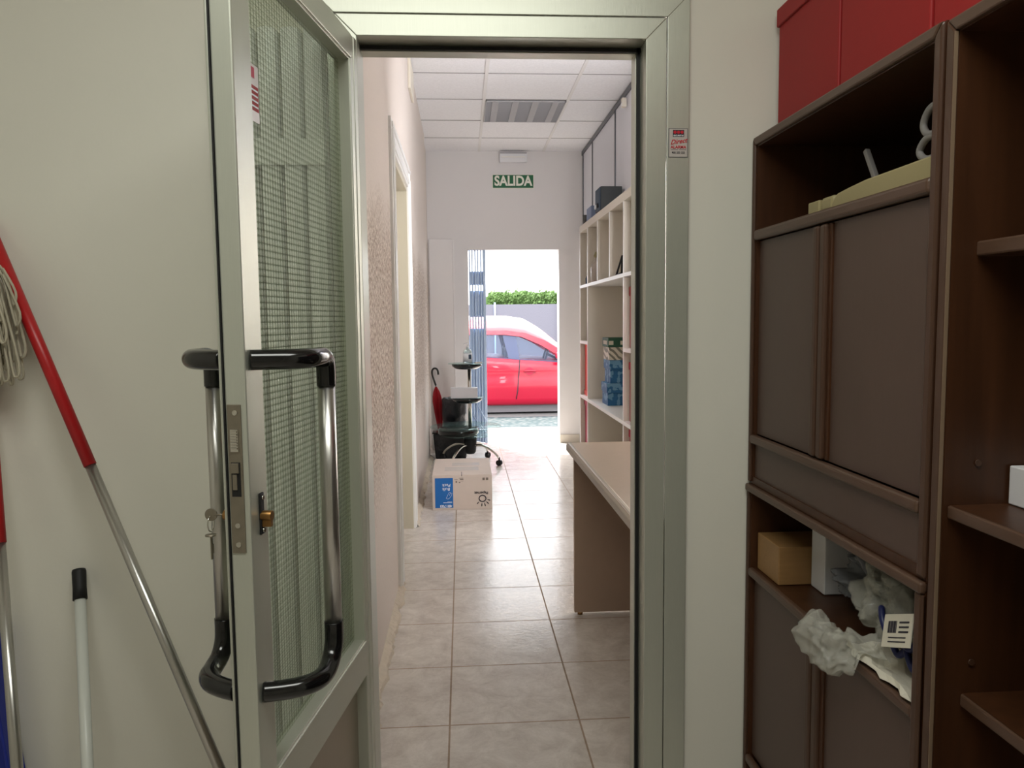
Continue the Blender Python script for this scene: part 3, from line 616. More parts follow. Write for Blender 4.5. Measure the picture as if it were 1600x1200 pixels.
# things in the top niche
zt = 1.5125
tag(bx(0.748, 0.79, 1.590, 1.640, zt, zt + 0.030).build('plastic_block', beige_plastic, bevel=0.003), 'small cream plastic block, left of two on the top niche shelf', 'plastic block', 'cream blocks in the cabinet niche')
tag(bx(0.748, 0.80, 1.530, 1.582, zt, zt + 0.032).build('plastic_block', beige_plastic, bevel=0.008), 'small cream plastic block with rounded corners, right one touching the long tray', 'plastic block', 'cream blocks in the cabinet niche')
mb = MB(); pr = [(1.172, 0), (1.525, 0)] + [(1.528 - 0.0015 * k * k, 0.006 + 0.006 * k) for k in range(5)] + [(1.46, 0.034), (1.40, 0.038), (1.172, 0.040)]
mb.prism([(y, zt + z) for y, z in pr], 'X', 0.745, 0.93); ty = mb.build('tray', beige_plastic, bevel=0.004); tag(ty, 'long cream plastic tray with a rounded end lying in the top niche', 'tray')
tb = MB(); tb.tube([(0.80, 1.455, zt + 0.0405), (0.80, 1.500, zt + 0.112)], 0.007, 4)
tag(tb.build('plastic_strap', grey_bar, bevel=0.001), 'grey plastic strap sticking up slantwise behind the cream tray', 'strap')
mb = MB()
mb.tube(smooth_path([(0.775, 1.219, zt + 0.046), (0.775, 1.259, zt + 0.046), (0.775, 1.279, zt + 0.062), (0.775, 1.259, zt + 0.080), (0.775, 1.219, zt + 0.080)], 6), 0.006, 10)
mb.tube(smooth_path([(0.775, 1.219, zt + 0.084), (0.775, 1.256, zt + 0.086), (0.775, 1.270, zt + 0.104), (0.775, 1.254, zt + 0.126), (0.775, 1.219, zt + 0.132)], 6), 0.006, 10)
tag(mb.build('coiled_hose', grey_bar), 'grey looped hose on top of the cream tray in the niche', 'hose')

# things in the lower niche
zn = 0.6675
tag(bx(0.735, 0.90, 1.726, 1.856, zn, zn + 0.092).build('wooden_box', pine, bevel=0.002), 'plain light wooden box at the left end of the lower niche', 'box')
tag(bx(0.812, 0.90, 1.655, 1.722, zn, zn + 0.15).build('carton', white_box, bevel=0.002), 'white carton standing behind the plastic bags in the lower niche', 'carton')
def crumple(name, pts, rad, m, label, cat, amp=0.02, seed=0, group=None, zlo=0.001, xlo=None, xhi=None):
    """crinkled film bag: a tube through the points, folded by ridged noise into sharp creases"""
    mb = MB(); path = smooth_path(pts, 9); n = len(path); rs = []
    for i in range(n):
        f = i / (n - 1) * (len(rad) - 1); k = min(int(f), len(rad) - 2); rs.append(rad[k] + (rad[k + 1] - rad[k]) * (f - k))
    mb.tube(path, rs, 40)
    bmesh.ops.subdivide_edges(mb.bm, edges=mb.bm.edges[:], cuts=1, use_grid_fill=True)
    bmesh.ops.triangulate(mb.bm, faces=mb.bm.faces[:])
    mb.bm.normal_update(); nrm = {v: v.normal.copy() for v in mb.bm.verts}
    for v in mb.bm.verts:
        q = v.co + Vector((seed * 3.7, seed, 0)); d_ = 0.0
        for sc, am in ((9, 1.0), (20, 0.85), (42, 0.40)):
            w_ = q * sc + noise.noise_vector(q * sc * 0.7) * 0.9
            d_ += am * (0.5 - 2.2 * abs(noise.noise(w_)))
        v.co += nrm[v] * d_ * amp + noise.noise_vector(q * 14) * amp * 0.6
        if xlo: v.co.x = max(v.co.x, xlo)
        if xhi: v.co.x = min(v.co.x, xhi)
        if v.co.x > 0.708: v.co.z = max(v.co.z, zn + zlo); v.co.z = min(v.co.z, 0.860); v.co.y = max(v.co.y, CY0 + 0.024)
        elif v.co.x > 0.700 and v.co.z < zn: v.co.x = 0.700
    for f in mb.bm.faces: f.smooth = True
    o = mb.build(name, m); return tag(o, label, cat, group)
crumple('plastic_bag', [(0.86, 1.52, zn + 0.165), (0.85, 1.52, zn + 0.12), (0.835, 1.53, zn + 0.07), (0.84, 1.53, zn + 0.035)], [0.025, 0.05, 0.045, 0.028], grey_plastic, 'knotted grey plastic bag at the back of the lower niche', 'plastic bag', 0.028, 1)
pb = crumple('plastic_bag', [(0.88, 1.22, zn + 0.08), (0.855, 1.28, zn + 0.095), (0.83, 1.34, zn + 0.10), (0.815, 1.39, zn + 0.085), (0.805, 1.415, zn + 0.055)], [0.05, 0.075, 0.08, 0.06, 0.03], clear_plastic, 'large clear plastic bag with blue print bulging from the lower niche', 'plastic bag', 0.026, 2, zlo=0.022)
for k, (yy, zz, ln) in enumerate(((1.30, 0.085, 0.05), (1.27, 0.062, 0.06), (1.24, 0.085, 0.05), (1.22, 0.055, 0.04))):
    mb = MB(); mb.tube(smooth_path([(0.756, yy + 0.02, zn + zz + 0.02), (0.748, yy, zn + zz), (0.750, yy - 0.018, zn + zz - 0.02), (0.757, yy - 0.03, zn + zz - 0.005)], 5), [0.003] + [0.006] * 14 + [0.003], 10)
    o_ = mb.build('blue_print', blue_print, pb)
crumple('plastic_bag', [(0.76, 1.30, zn + 0.032), (0.725, 1.33, zn + 0.022), (0.700, 1.36, zn + 0.000), (0.690, 1.42, zn + 0.004), (0.695, 1.47, zn + 0.018), (0.705, 1.492, zn + 0.030)], [0.016, 0.028, 0.034, 0.030, 0.018, 0.006], clear_plastic, 'limp translucent plastic bag drooping over the niche shelf edge', 'plastic bag', 0.020, 5, zlo=0.020, xhi=0.748)
lf = empty('leaflet', (0.728, 1.22, zn + 0.10), 'white barcode label sheet tilted on the clear bag in the lower niche', 'label')
R_ = Matrix.Rotation(math.radians(-22), 4, 'X') @ Matrix.Rotation(math.radians(18), 4, 'Y')
mb = MB(); mb.box(-0.001, 0.001, -0.045, 0.045, -0.028, 0.028); bmesh.ops.transform(mb.bm, matrix=R_, verts=mb.bm.verts); mb.build('sheet', paper, lf, world=False)
mb = MB()
for k in range(9): mb.box(-0.0016, -0.0011, 0.002 + k * 0.003, 0.0035 + k * 0.003 + 0.0008 * (k % 3), -0.004, 0.016)
for k in range(3): mb.box(-0.0016, -0.0011, -0.036, -0.006, -0.004 + k * 0.008, -0.001 + k * 0.008)
for k in range(2): mb.box(-0.0016, -0.0011, -0.030, 0.025, -0.020 + k * 0.007, -0.018 + k * 0.007)
bmesh.ops.transform(mb.bm, matrix=R_, verts=mb.bm.verts); mb.build('barcode', ink, lf, world=False)
mb = MB(); g = []
for i in range(11):
    row = []
    for j in range(9):
        X = 0.712 + 0.012 * j; Y = 1.158 + 0.022 * i
        row.append(mb.bm.verts.new((X if j else X + 0.012 * (0.5 + noise.noise(Vector((i, 0, 0.4)))), Y, zn + 0.004 + 0.012 * (0.5 + noise.noise(Vector((i * 0.6, j * 0.5, 2)))) * (1 if j > 0 else 0.6))))
    g.append(row)
for i in range(10):
    for j in range(8): mb.bm.faces.new([g[i][j], g[i + 1][j], g[i + 1][j + 1], g[i][j + 1]])
pp = mb.build('paper_sheet', paper); so = pp.modifiers.new('thick', 'SOLIDIFY'); so.thickness = 0.0012
tag(pp, 'creased cream paper lying under the bags at the niche shelf edge', 'paper')
tag(bx(0.824, 1.0, 0.93, 1.100, 1.013, 1.072).build('carton', white_box, bevel=0.002), 'white carton on the bookcase middle shelf at the right edge', 'carton')

# ------------------------------------------------------------------ hall: desk
dk = empty('desk', (0.85, 2.66, 0), 'beige office desk with a rounded metallic front edge along the right of the corridor', 'desk')
mb = MB(); mb.box(0.452, 1.20, 2.012, 3.315, 0.722, 0.760); mb.build('tabletop', desk_top, dk, bevel=0.004)
mb = MB(); mb.prism([(0.452, 0.722), (0.446, 0.728), (0.446, 0.750), (0.456, 0.7608), (0.468, 0.7608), (0.468, 0.7215)], 'Y', 2.016, 3.313); mb.build('edge_strip', alu_tan, dk, bevel=0.002)
bx(0.444, 0.475, 2.006, 2.016, 0.719, 0.762).build('corner_cap', black_matte, dk, bevel=0.003)
bx(0.474, 1.18, 3.265, 3.290, 0.012, 0.722).build('end_panel', desk_panel, dk, bevel=0.0015)
bx(1.15, 1.18, 2.10, 3.265, 0.25, 0.722).build('back_panel', desk_panel, dk)
bx(0.474, 1.18, 2.03, 2.055, 0.55, 0.722).build('near_bracket', desk_panel, dk)
for xx in (0.50, 1.14): MB().tube([(xx, 3.278, 0), (xx, 3.278, 0.013)], 0.012, 12).build('foot', brass, dk)
for xx in (0.50, 1.14): bx(xx - 0.015, xx + 0.015, 2.03, 2.06, 0, 0.56).build('leg', desk_panel, dk)

# ------------------------------------------------------------------ hall: shelving unit
SX, SB = 1.060, 1.450
su = empty('shelving_unit', ((SX + SB) / 2, 5.48, 0), 'tall cream cube shelving unit along the right corridor wall', 'shelving unit')
sy0, sy1 = 4.056, 6.910
bx(SX, SB, sy0, sy1, 2.060, 2.118).build('top_board', shelf_cream, su, bevel=0.002)
bx(SX, SB, sy0, sy1, 0.130, 0.175).build('bottom_board', shelf_cream, su, bevel=0.002)
bx(SX + 0.03, SB, sy0, sy1, 0.0, 0.130).build('plinth', shelf_cream, su)
bx(SB - 0.008, SB, sy0, sy1, 0.175, 2.060).build('back_panel', shelf_cream, su)
def shelf(y0, y1, z): bx(SX, SB - 0.009, y0, y1, z, z + 0.026).build('shelf', shelf_edge, su, bevel=0.001)
def upright(y, z0, z1): bx(SX + 0.002, SB - 0.009, y - 0.011, y + 0.011, z0, z1).box(SX, SX + 0.002, y - 0.011, y + 0.011, z0, z1, 1).build('upright', [shelf_cream, shelf_edge], su)
for y in (sy1 - 0.011, sy0 + 0.011): upright(y, 0.175, 2.060)
shelf(sy0 + 0.022, sy1 - 0.022, 1.570); shelf(sy0 + 0.022, sy1 - 0.022, 0.592)
for y in (6.490, 6.010, 5.516, 5.032, 4.547): upright(y, 1.597, 2.059)
for y in (6.490, 5.032, 4.547): upright(y, 0.619, 1.569); upright(y, 0.176, 0.591)
shelf(6.502, sy1 - 0.023, 1.079); shelf(4.559, 5.020, 1.079); shelf(4.079, 4.535, 1.079)

def lidded(name, x0, x1, y0, y1, z0, z1, lidh, mb_, ml, label, group=None, inv=False):
    e = empty(name, ((x0 + x1) / 2, (y0 + y1) / 2, z0), label, 'box', group)
    o = 0.006
    if inv:
        bx(x0 + o, x1 - o, y0 + o, y1 - o, z0 + 0.005, z1).build('body', mb_, e, bevel=0.002); bx(x0, x1, y0, y1, z0, z0 + lidh).build('lid', ml, e, bevel=0.003)
    else:
        bx(x0 + o, x1 - o, y0 + o, y1 - o, z0, z1 - 0.004).build('body', mb_, e, bevel=0.002); bx(x0, x1, y0, y1, z1 - lidh, z1).build('lid', ml, e, bevel=0.003)
    return e
G_ = 'red boxes in the shelving unit'
lidded('storage_box', 1.092, 1.36, 6.54, 6.87, 0.6185, 1.070, 0.045, red_bright, red_bright, 'orange-red box with its lid at the bottom, far end column of the shelving', G_, inv=True)
lidded('storage_box', 1.092, 1.36, 6.54, 6.87, 0.1755, 0.575, 0.045, red_deep, red_deep, 'crimson lidded box in the bottom cell of the far end column', G_)
lidded('storage_box', 1.092, 1.36, 4.60, 5.005, 1.1055, 1.505, 0.06, red_deep, red_card, 'red lidded box above the upper small shelf beside the door frame', G_)
lidded('storage_box', 1.092, 1.36, 4.60, 5.005, 0.6185, 1.012, 0.05, red_deep, red_deep, 'crimson lidded box in the cell level with the blue boxes', G_)
lidded('storage_box', 1.092, 1.36, 4.60, 5.005, 0.1755, 0.565, 0.05, red_deep, red_deep, 'crimson lidded box in the bottom cell just above the desk top', G_)
def patbox(z0, z1, lidh, body, lidm, label, dx=0.0):
    e = empty('patterned_box', (1.25, 6.03, z0), label, 'box', 'patterned boxes stacked in the big shelf bay')
    x0, x1, y0, y1 = 1.130 + dx, 1.38, 5.92, 6.17
    bx(x0 + 0.008, x1 - 0.008, y0 + 0.008, y1 - 0.008, z0, z1 - 0.003).build('body', body, e, bevel=0.002); bx(x0, x1, y0, y1, z1 - lidh, z1).build('lid', lidm, e, bevel=0.003)
    return e
patbox(0.6185, 0.7935, 0.072, blue_pat, blue_pat, 'blue floral patterned box, bottom of the stack in the shelving', -0.01)
patbox(0.7940, 0.9750, 0.072, blue_pat, blue_pat, 'blue floral patterned box, middle of the stack in the shelving', 0.01)
gb = patbox(0.9755, 1.1490, 0.072, white_pat, green_lid, 'white script patterned box with dark green lid on top of the blue boxes', 0.0)
bx(1.134, 1.170, 5.9185, 5.9195, 1.096, 1.126).build('paper_label', paper, gb); bx(1.225, 1.270, 5.9185, 5.9195, 1.096, 1.126).build('paper_label', paper, gb)
bx(1.1285, 1.1295, 5.97, 6.12, 1.096, 1.126).build('paper_label', paper, gb)

# small things in the top cells
z = 1.5965
bt = empty('bottle', (1.118, 6.36, z), 'pale glass bottle with cork stopper in the top row of the shelving', 'bottle')
MB().lathe([(0.0, 0.0), (0.038, 0.0), (0.046, 0.018), (0.050, 0.11), (0.040, 0.155), (0.016, 0.178), (0.015, 0.205), (0.0, 0.205)], 1.118, 6.36, z, 28).build('glass_body', mat('pale_bottle', rgb(208, 196, 184), 0.15, trans=0.35), bt)
MB().lathe([(0.0, 0.0), (0.022, 0.0), (0.026, 0.015), (0.014, 0.045), (0.0, 0.05)], 1.118, 6.36, z + 0.2055, 20).build('stopper', beige_plastic, bt)
mb = MB(); mb.tube([(1.085, 5.20, z + 0.010), (1.082, 5.36, z + 0.010), (1.092, 5.22, z + 0.125), (1.085, 5.20, z + 0.010)], 0.007, 8); mb.box(1.075, 1.130, 5.19, 5.37, z + 0.001, z + 0.008)
tag(mb.build('display_easel', black_matte), 'small black triangular easel in the top row of the shelving', 'easel')
mb = MB(); mb.lathe([(0, 0), (0.022, 0), (0.024, 0.05), (0.015, 0.07), (0, 0.07)], 1.095, 6.66, z, 20)
tag(mb.build('jar', label_dark), 'tiny dark jar in the farthest top cell of the shelving', 'jar')
zt2 = 2.1185
bb = empty('equipment_box', (1.157, 6.035, zt2), 'black metal equipment box on top of the shelving unit', 'equipment box')
bx(1.073, 1.240, 5.93, 6.145, zt2 + 0.010, zt2 + 0.190).build('casing', mat('black_equipment', rgb(30, 34, 34), 0.5), bb, bevel=0.004)
bx(1.068, 1.0729, 5.935, 6.140, zt2 + 0.013, zt2 + 0.187).build('front_panel', label_dark, bb, bevel=0.002)
for k in range(2): MB().tube([(1.0679, 6.10 - k * 0.09, zt2 + 0.055), (1.056, 6.10 - k * 0.09, zt2 + 0.055)], 0.018, 16).build('dial', ink_white if k == 0 else black_matte, bb)
for yy in (5.95, 6.125):
    for xx in (1.09, 1.22): MB().tube([(xx, yy, zt2), (xx, yy, zt2 + 0.011)], 0.010, 12).build('foot', black_matte, bb)
tag(bx(1.068, 1.235, 6.34, 6.57, zt2, zt2 + 0.105).build('packet', mat('pale_blue_packet', rgb(126, 140, 168), 0.6), bevel=0.004), 'greyish blue packet beyond the black box on the shelving top', 'packet')
mb = MB(); mb.lathe([(0, 0), (0.020, 0), (0.026, 0.085), (0.023, 0.085), (0.018, 0.008), (0, 0.008)], 1.092, 6.78, zt2, 24)
tag(mb.build('cup', mat('smoky_glass', rgb(120, 120, 118), 0.1, trans=0.5)), 'small smoky glass cup at the far end of the shelving top', 'cup')

# overhead sliding-door cupboard
oc = empty('overhead_cupboard', (1.43, 5.6, 2.25), 'wall cupboard of white sliding panels in dark metal profiles above the shelving', 'cupboard')
ys_ = [7.99, 7.945, 7.38, 6.29, 5.20, 4.14]
for y0, y1 in zip(ys_[1:], ys_[2:]):
    bx(1.260, 1.275, y1 + 0.012, y0 - 0.012, 2.1190, 2.965).build('sliding_panel', panel_white, oc)
for y in ys_[1:-1]: bx(1.252, 1.278, y - 0.011, y + 0.011, 2.1190, 2.965).build('profile', dark_profile, oc)
bx(1.248, 1.282, 4.14, 7.99, 2.965, 3.004).build('top_rail', dark_profile, oc)
bx(1.260, 1.275, 7.957, 7.99, 2.1190, 2.965).build('sliding_panel', panel_white, oc)
bx(1.280, 1.60, 4.14, 4.16, 2.1190, 3.004).build('side_panel', panel_white, oc); bx(1.280, 1.60, 4.161, 7.99, 2.1190, 2.137).build('bottom_board', panel_white, oc)
mdx = empty('motion_detector', (1.225, 5.82, 2.86), 'small cream alarm motion detector high on the overhead cupboard', 'motion detector')
bx(1.215, 1.2515, 5.82, 5.86, 2.872, 2.940).build('housing', shelf_cream, mdx, bevel=0.005); bx(1.212, 1.2149, 5.825, 5.855, 2.880, 2.905).build('lens', off_lamp, mdx, bevel=0.001)

# ------------------------------------------------------------------ ceiling lamp, emergency lamp, exit sign
cl = empty('ceiling_light', (0.525, 6.48, 2.99), 'unlit square grey louvred light panel set in the tiled ceiling', 'ceiling light')
mb = MB()
x0, x1, y0, y1 = 0.210, 0.844, 6.165, 6.792
mb.box(x0, x1, y0, y0 + 0.008, 2.996, 3.0058); mb.box(x0, x1, y1 - 0.008, y1, 2.996, 3.0058); mb.box(x0, x0 + 0.008, y0, y1, 2.996, 3.0058); mb.box(x1 - 0.008, x1, y0, y1, 2.996, 3.0058)
mb.build('frame', louvre, cl)
bx(x0, x1, y0, y1, 3.0050, 3.0058).build('reflector', mat('grey_reflector', rgb(140, 138, 140), 0.45, metal=0.2), cl)
mb = MB()
for k in range(1, 28): yy = y0 + k * (y1 - y0) / 28; mb.box(x0 + 0.008, x1 - 0.008, yy - 0.001, yy + 0.001, 2.997, 3.0048)
lv = mb.build('louvre', louvre, cl)
for k in range(4):
    xx = x0 + 0.08 + k * 0.158; MB().box(xx - 0.026, xx + 0.026, y0 + 0.008, y1 - 0.008, 2.9962, 2.9969).build('tube_reflector', mat('grey_tube', rgb(176, 174, 177), 0.5) if k == 0 else MATS['grey_tube'], cl)
em = empty('emergency_light', (0.545, 7.96, 2.893), 'flat white emergency lamp on the end wall above the exit sign', 'emergency light')
bx(0.405, 0.686, 7.952, 7.999, 2.893, 2.986).build('housing', off_lamp, em, bevel=0.006)
bx(0.425, 0.666, 7.944, 7.9515, 2.935, 2.950).build('tube', shelf_edge, em, bevel=0.003)
bx(0.410, 0.681, 7.949, 7.9545, 2.976, 2.990).build('grille', louvre, em)
ex = empty('exit_sign', (0.543, 7.99, 2.635), 'green exit sign reading SALIDA in white letters on the end wall', 'sign')
bx(0.330, 0.756, 7.992, 7.9995, 2.635, 2.776).build('border', sign_white, ex); bx(0.336, 0.750, 7.989, 7.9915, 2.641, 2.770).build('plate', green_sign, ex)
text('lettering', 'SALIDA', 0.136, sign_white, ex, (0.543, 7.9878, 2.7065), FACE_CAM, 0.0045, width=0.86)

# white door leaf standing against the end wall
el = empty('white_panel', (-0.21, 7.86, 0), 'tall blank white panel standing against the end wall left of the exit', 'panel')
mb = MB(); mb.box(-0.318, -0.083, 7.70, 7.74, 0.0, 2.098); mb.build('board', plaster_hall, el, bevel=0.006)
mb = MB(); mb.box(-0.082, -0.070, 7.702, 7.738, 0.0, 2.090); mb.build('edge', plaster_hall, el, bevel=0.002)

# ------------------------------------------------------------------ folding gate in the exit
fg = empty('folding_gate', (0.16, 8.07, 0), 'pale blue folding security gate bunched at the left of the exit', 'gate')
ng = 6; zs_ = [(0.01, 1.21), (1.33, 1.60), (1.66, 1.80)]
for k in range(ng):
    x0 = 0.078 + k * 0.029
    mb = MB()
    mb.box(x0, x0 + 0.013, 8.02 + 0.006 * (k % 2), 8.06 + 0.006 * (k % 2), 0.01, OZ - 0.004)
    for (z0, z1) in zs_:
        if k < ng - 1: mb.box(x0 + 0.012, x0 + 0.030, 8.040 + 0.01 * (k % 2), 8.046 + 0.01 * (k % 2), z0, z1)
    mb.build('slat', gate_blue, fg, bevel=0.0015)
mb = MB(); mb.tube([(0.10, 8.015, 0.30), (0.235, 8.015, 0.12)], 0.005, 8); mb.tube([(0.10, 8.015, 0.50), (0.235, 8.015, 0.25)], 0.005, 8); mb.build('brace', gate_blue, fg)
bx(0.222, 0.250, 8.015, 8.07, 0.008, OZ - 0.004).build('closing_post', gate_blue, fg, bevel=0.002)

# ------------------------------------------------------------------ cardboard box
cb = empty('cardboard_box', (-0.016, 5.53, 0), 'large white cardboard box with blue label and upside-down print on the tiled floor', 'box')
X0, X1, Y0_, Y1_, HB = -0.222, 0.188, 5.212, 5.84, 0.243
mb = MB(); mb.box(X0, X1, Y0_, Y1_, 0, HB); mb.build('carton', card_white, cb, bevel=0.002)
def fx(u): return X0 + (u - 165) / 1025.0 * (X1 - X0)
def fz(v): return HB - (v - 430) / 632.0 * HB
yf = Y0_
bx(fx(212), fx(520), yf - 0.0012, yf - 0.0004, fz(1022), fz(482)).build('blue_label', card_blue, cb)
UPS = Euler((PI / 2, PI, 0))
text('print', '401703', 0.026, ink_white, cb, (fx(395), yf - 0.002, fz(988)), UPS, 0.0008, width=1.05)
text('print', 'Bulk', 0.031, ink_white, cb, (fx(404), yf - 0.002, fz(683)), UPS, 0.0, 0.1)
text('print', 'Pack', 0.031, ink_white, cb, (fx(408), yf - 0.002, fz(612)), UPS, 0.0, 0.1)
mb = MB(); hx = [(400, 850), (450, 745), (500, 760), (490, 800), (455, 850), (425, 862)]
mb.tube([(fx(u), yf - 0.0015, fz(v)) for u, v in hx], 0.0010, 6, closed=True); mb.tube([(fx(450), yf - 0.0015, fz(745)), (fx(478), yf - 0.0015, fz(740)), (fx(455), yf - 0.0015, fz(800))], 0.0010, 6)
mb.build('print', ink_white, cb)
bx(fx(350), fx(500), yf - 0.0018, yf - 0.0012, fz(932), fz(924)).build('print', ink_white, cb)
bx(fx(420), fx(500), yf - 0.0018, yf - 0.0012, fz(912), fz(907)).build('print', ink_white, cb)
text('print', 'Papernet', 0.026, ink, cb, (fx(1003), yf - 0.0015, fz(762)), UPS, 0.0006)
mb = MB(); cxl, czl = fx(1022), fz(865)
mb.tube([(cxl + 0.0235 * math.cos(t * 2 * PI / 28), yf - 0.001, czl + 0.0215 * math.sin(t * 2 * PI / 28)) for t in range(28)], 0.0036, 8, closed=True)
mb.build('sun_emblem', ink, cb)
mb = MB()
for (u0, v0, u1, v1) in ((960, 925, 925, 965), (1012, 945, 1008, 1008), (1050, 945, 1072, 1005), (1085, 920, 1128, 965), (1105, 885, 1155, 903)):
    A_, B_ = Vector((fx(u0), yf - 0.001, fz(v0))), Vector((fx(u1), yf - 0.001, fz(v1))); mb.tube([A_, lerp(A_, B_, 0.6), B_], [0.0012, 0.0038, 0.0026], 8)
mb.build('sun_rays', ink, cb)
mb = MB()
for (u0, u1, v0, v1) in ((545, 600, 512, 518), (565, 590, 540, 572), (620, 700, 485, 491), (640, 700, 500, 520), (620, 645, 555, 575), (650, 700, 540, 546)): mb.box(fx(u0), fx(u1), yf - 0.0010, yf - 0.0004, fz(v1), fz(v0))
for (u0, u1) in ((1025, 1065), (1085, 1125)): mb.box(fx(u0), fx(u1), yf - 0.0010, yf - 0.0004, fz(535), fz(490))
mb.build('print', mat('faded_ink', rgb(120, 108, 98), 0.8), cb)
mb = MB(); mb.box(-0.022, -0.018, Y0_ - 0.0008, Y0_ + 0.10, HB - 0.01, HB + 0.0012); mb.build('flap_slit', ink, cb)
mb = MB(); mb.box(-0.14, 0.10, 5.36, 5.50, HB, HB + 0.0008); mb.box(-0.09, 0.11, 5.55, 5.66, HB, HB + 0.0008); mb.build('tape', mat('clear_tape', rgb(222, 212, 204), 0.15), cb)

# ------------------------------------------------------------------ tiered glass stand on castors
gs = empty('tiered_stand', (0.058, 6.95, 0), 'round tiered glass and chrome stand on four castored legs beside the exit', 'stand')
cxs, cys = 0.058, 6.95
MB().tube([(cxs, cys, 0.26), (cxs, cys, 0.895)], 0.016, 24).build('column', chrome, gs)
def disc(cx, cy, z, r, th, m, name, sy=1.0): return MB().lathe([(0.0, 0.0), (r - 0.001, 0.0), (r, 0.001), (r, th - 0.001), (r - 0.001, th), (0.0, th)], cx, cy, z, 48, sy=sy).build(name, m, gs)
disc(0.030, cys, 0.905, 0.163, 0.008, glass_green, 'glass_tray'); disc(0.030, cys, 0.598, 0.163, 0.008, glass_green, 'glass_tray')
disc(0.018, cys, 0.333, 0.322, 0.007, glass_green, 'glass_tray'); disc(0.035, cys, 0.262, 0.262, 0.006, glass_green, 'glass_tray')
for zz in (0.905, 0.598):
    MB().lathe([(0.0, -0.050), (0.05, -0.050), (0.10, -0.043), (0.132, -0.022), (0.138, -0.001), (0.0, -0.001)], 0.036, cys, zz, 40).build('black_support', black_gloss, gs)
MB().lathe([(0.0, -0.034), (0.10, -0.034), (0.165, -0.025), (0.185, -0.004), (0.185, 0.030), (0.165, 0.044), (0.0, 0.044)], -0.05, cys, 0.283 - 0.0, 44).build('black_seat', black_gloss, gs)
MB().lathe([(0.0, -0.007), (0.06, -0.007), (0.075, -0.001), (0.0, -0.001)], cxs, cys, 0.333, 30).build('hub_plate', black_gloss, gs)
MB().lathe([(0.0, 0.085), (0.035, 0.085), (0.05, 0.105), (0.055, 0.165), (0.06, 0.255), (0.0, 0.255)], cxs, cys, 0, 30).build('hub', black_matte, gs)
for k in range(4):
    an = math.radians(-33 + 90 * k); c_, s_ = math.cos(an), math.sin(an)
    pts = [(cxs + rr_ * c_, cys + rr_ * s_, zz) for rr_, zz in ((0.04, 0.165), (0.12, 0.170), (0.20, 0.145), (0.27, 0.10), (0.30, 0.062))]
    MB().tube(smooth_path(pts, 6), 0.0105, 14).build('leg', chrome, gs)
    cxx, cyy = cxs + 0.302 * c_, cys + 0.302 * s_
    cs = MB().tube([(cxx, cyy, 0.05), (cxx, cyy, 0.075)], 0.008, 12).build('castor', black_matte, gs)
    t2 = Vector((-s_, c_, 0)) * 0.018; c0 = Vector((cxx, cyy, 0.0255)); MB().tube([c0 - t2, c0 + t2], 0.0252, 20).build('wheel', black_matte, cs)
sb_ = empty('sanitizer_bottle', (0.045, 6.93, 0.9135), 'clear pump bottle with dark label on the top glass tray', 'bottle')
MB().lathe([(0.0, 0.0), (0.038, 0.0), (0.041, 0.006), (0.041, 0.095), (0.033, 0.115), (0.014, 0.128), (0.014, 0.14), (0.0, 0.14)], 0.045, 6.93, 0.9135, 28).build('body', liquid, sb_)
MB().lathe([(0.0415, 0.015), (0.0418, 0.015), (0.0418, 0.088), (0.0415, 0.088)], 0.045, 6.93, 0.9135, 28).build('label', ink_white, sb_)
mb = MB(); mb.box(0.052, 0.078, 6.888, 6.8935, 0.95, 0.99); mb.build('dark_emblem', label_dark, sb_, bevel=0.002)
mb = MB(); mb.lathe([(0.0, 0.1405), (0.015, 0.1405), (0.015, 0.152), (0.005, 0.155), (0.005, 0.178), (0.0, 0.178)], 0.045, 6.93, 0.9135, 18); mb.tube([(0.05, 6.93, 1.088), (0.018, 6.925, 1.088), (0.010, 6.925, 1.080)], 0.005, 10); mb.build('pump', off_lamp, sb_)
tag(bx(-0.110, 0.128, 6.82, 6.925, 0.6065, 0.695).build('carton', white_box, bevel=0.002), 'long white carton on the middle glass tray', 'carton')
tag(bx(0.105, 0.17, 6.84, 6.86, 0.9135, 0.925, rot=Matrix.Rotation(0.5, 3, 'Z')).build('paper_slip', paper), 'thin white slip beside the pump bottle on the top tray', 'paper')

# bins and umbrella behind the stand
tb_ = empty('waste_bin', (-0.09, 7.455, 0), 'tall black waste bin lined with a shiny black bag behind the stand', 'bin')
MB().lathe([(0.0, 0.0), (0.10, 0.0), (0.112, 0.30), (0.114, 0.515), (0.108, 0.515), (0.10, 0.02), (0.0, 0.02)], -0.088, 7.455, 0, 36).build('body', mat('dark_grey_bin', rgb(52, 56, 66), 0.3), tb_)
mb = MB(); mb.lathe([(0.116, 0.33), (0.119, 0.40), (0.118, 0.50), (0.122, 0.535), (0.110, 0.548), (0.100, 0.53), (0.095, 0.40)], -0.088, 7.455, 0, 48)
for v in mb.bm.verts: v.co += noise.noise_vector(v.co * 30) * 0.006
mb.build('liner', black_bag, tb_)
lb = empty('waste_basket', (-0.11, 7.243, 0), 'low black square bin on the floor under the glass trays', 'bin')
mb = MB(); mb.prism([(-0.288, 0.238), (-0.266, 0.0), (0.02, 0.0), (0.045, 0.238)], 'Y', 7.172, 7.315); mb.build('body', black_bag, lb, bevel=0.012)
mb = MB(); mb.box(-0.296, 0.055, 7.166, 7.32, 0.239, 0.252); mb.build('rim', black_gloss, lb, bevel=0.004)
um = empty('umbrella', (-0.205, 7.50, 0), 'furled red umbrella with black crook handle leaning in the corner', 'umbrella')
top_, mid_, bot_ = Vector((-0.285, 7.60, 0.79)), Vector((-0.268, 7.585, 0.66)), Vector((-0.215, 7.56, 0.02))
ax_ = (top_ - bot_).normalized()
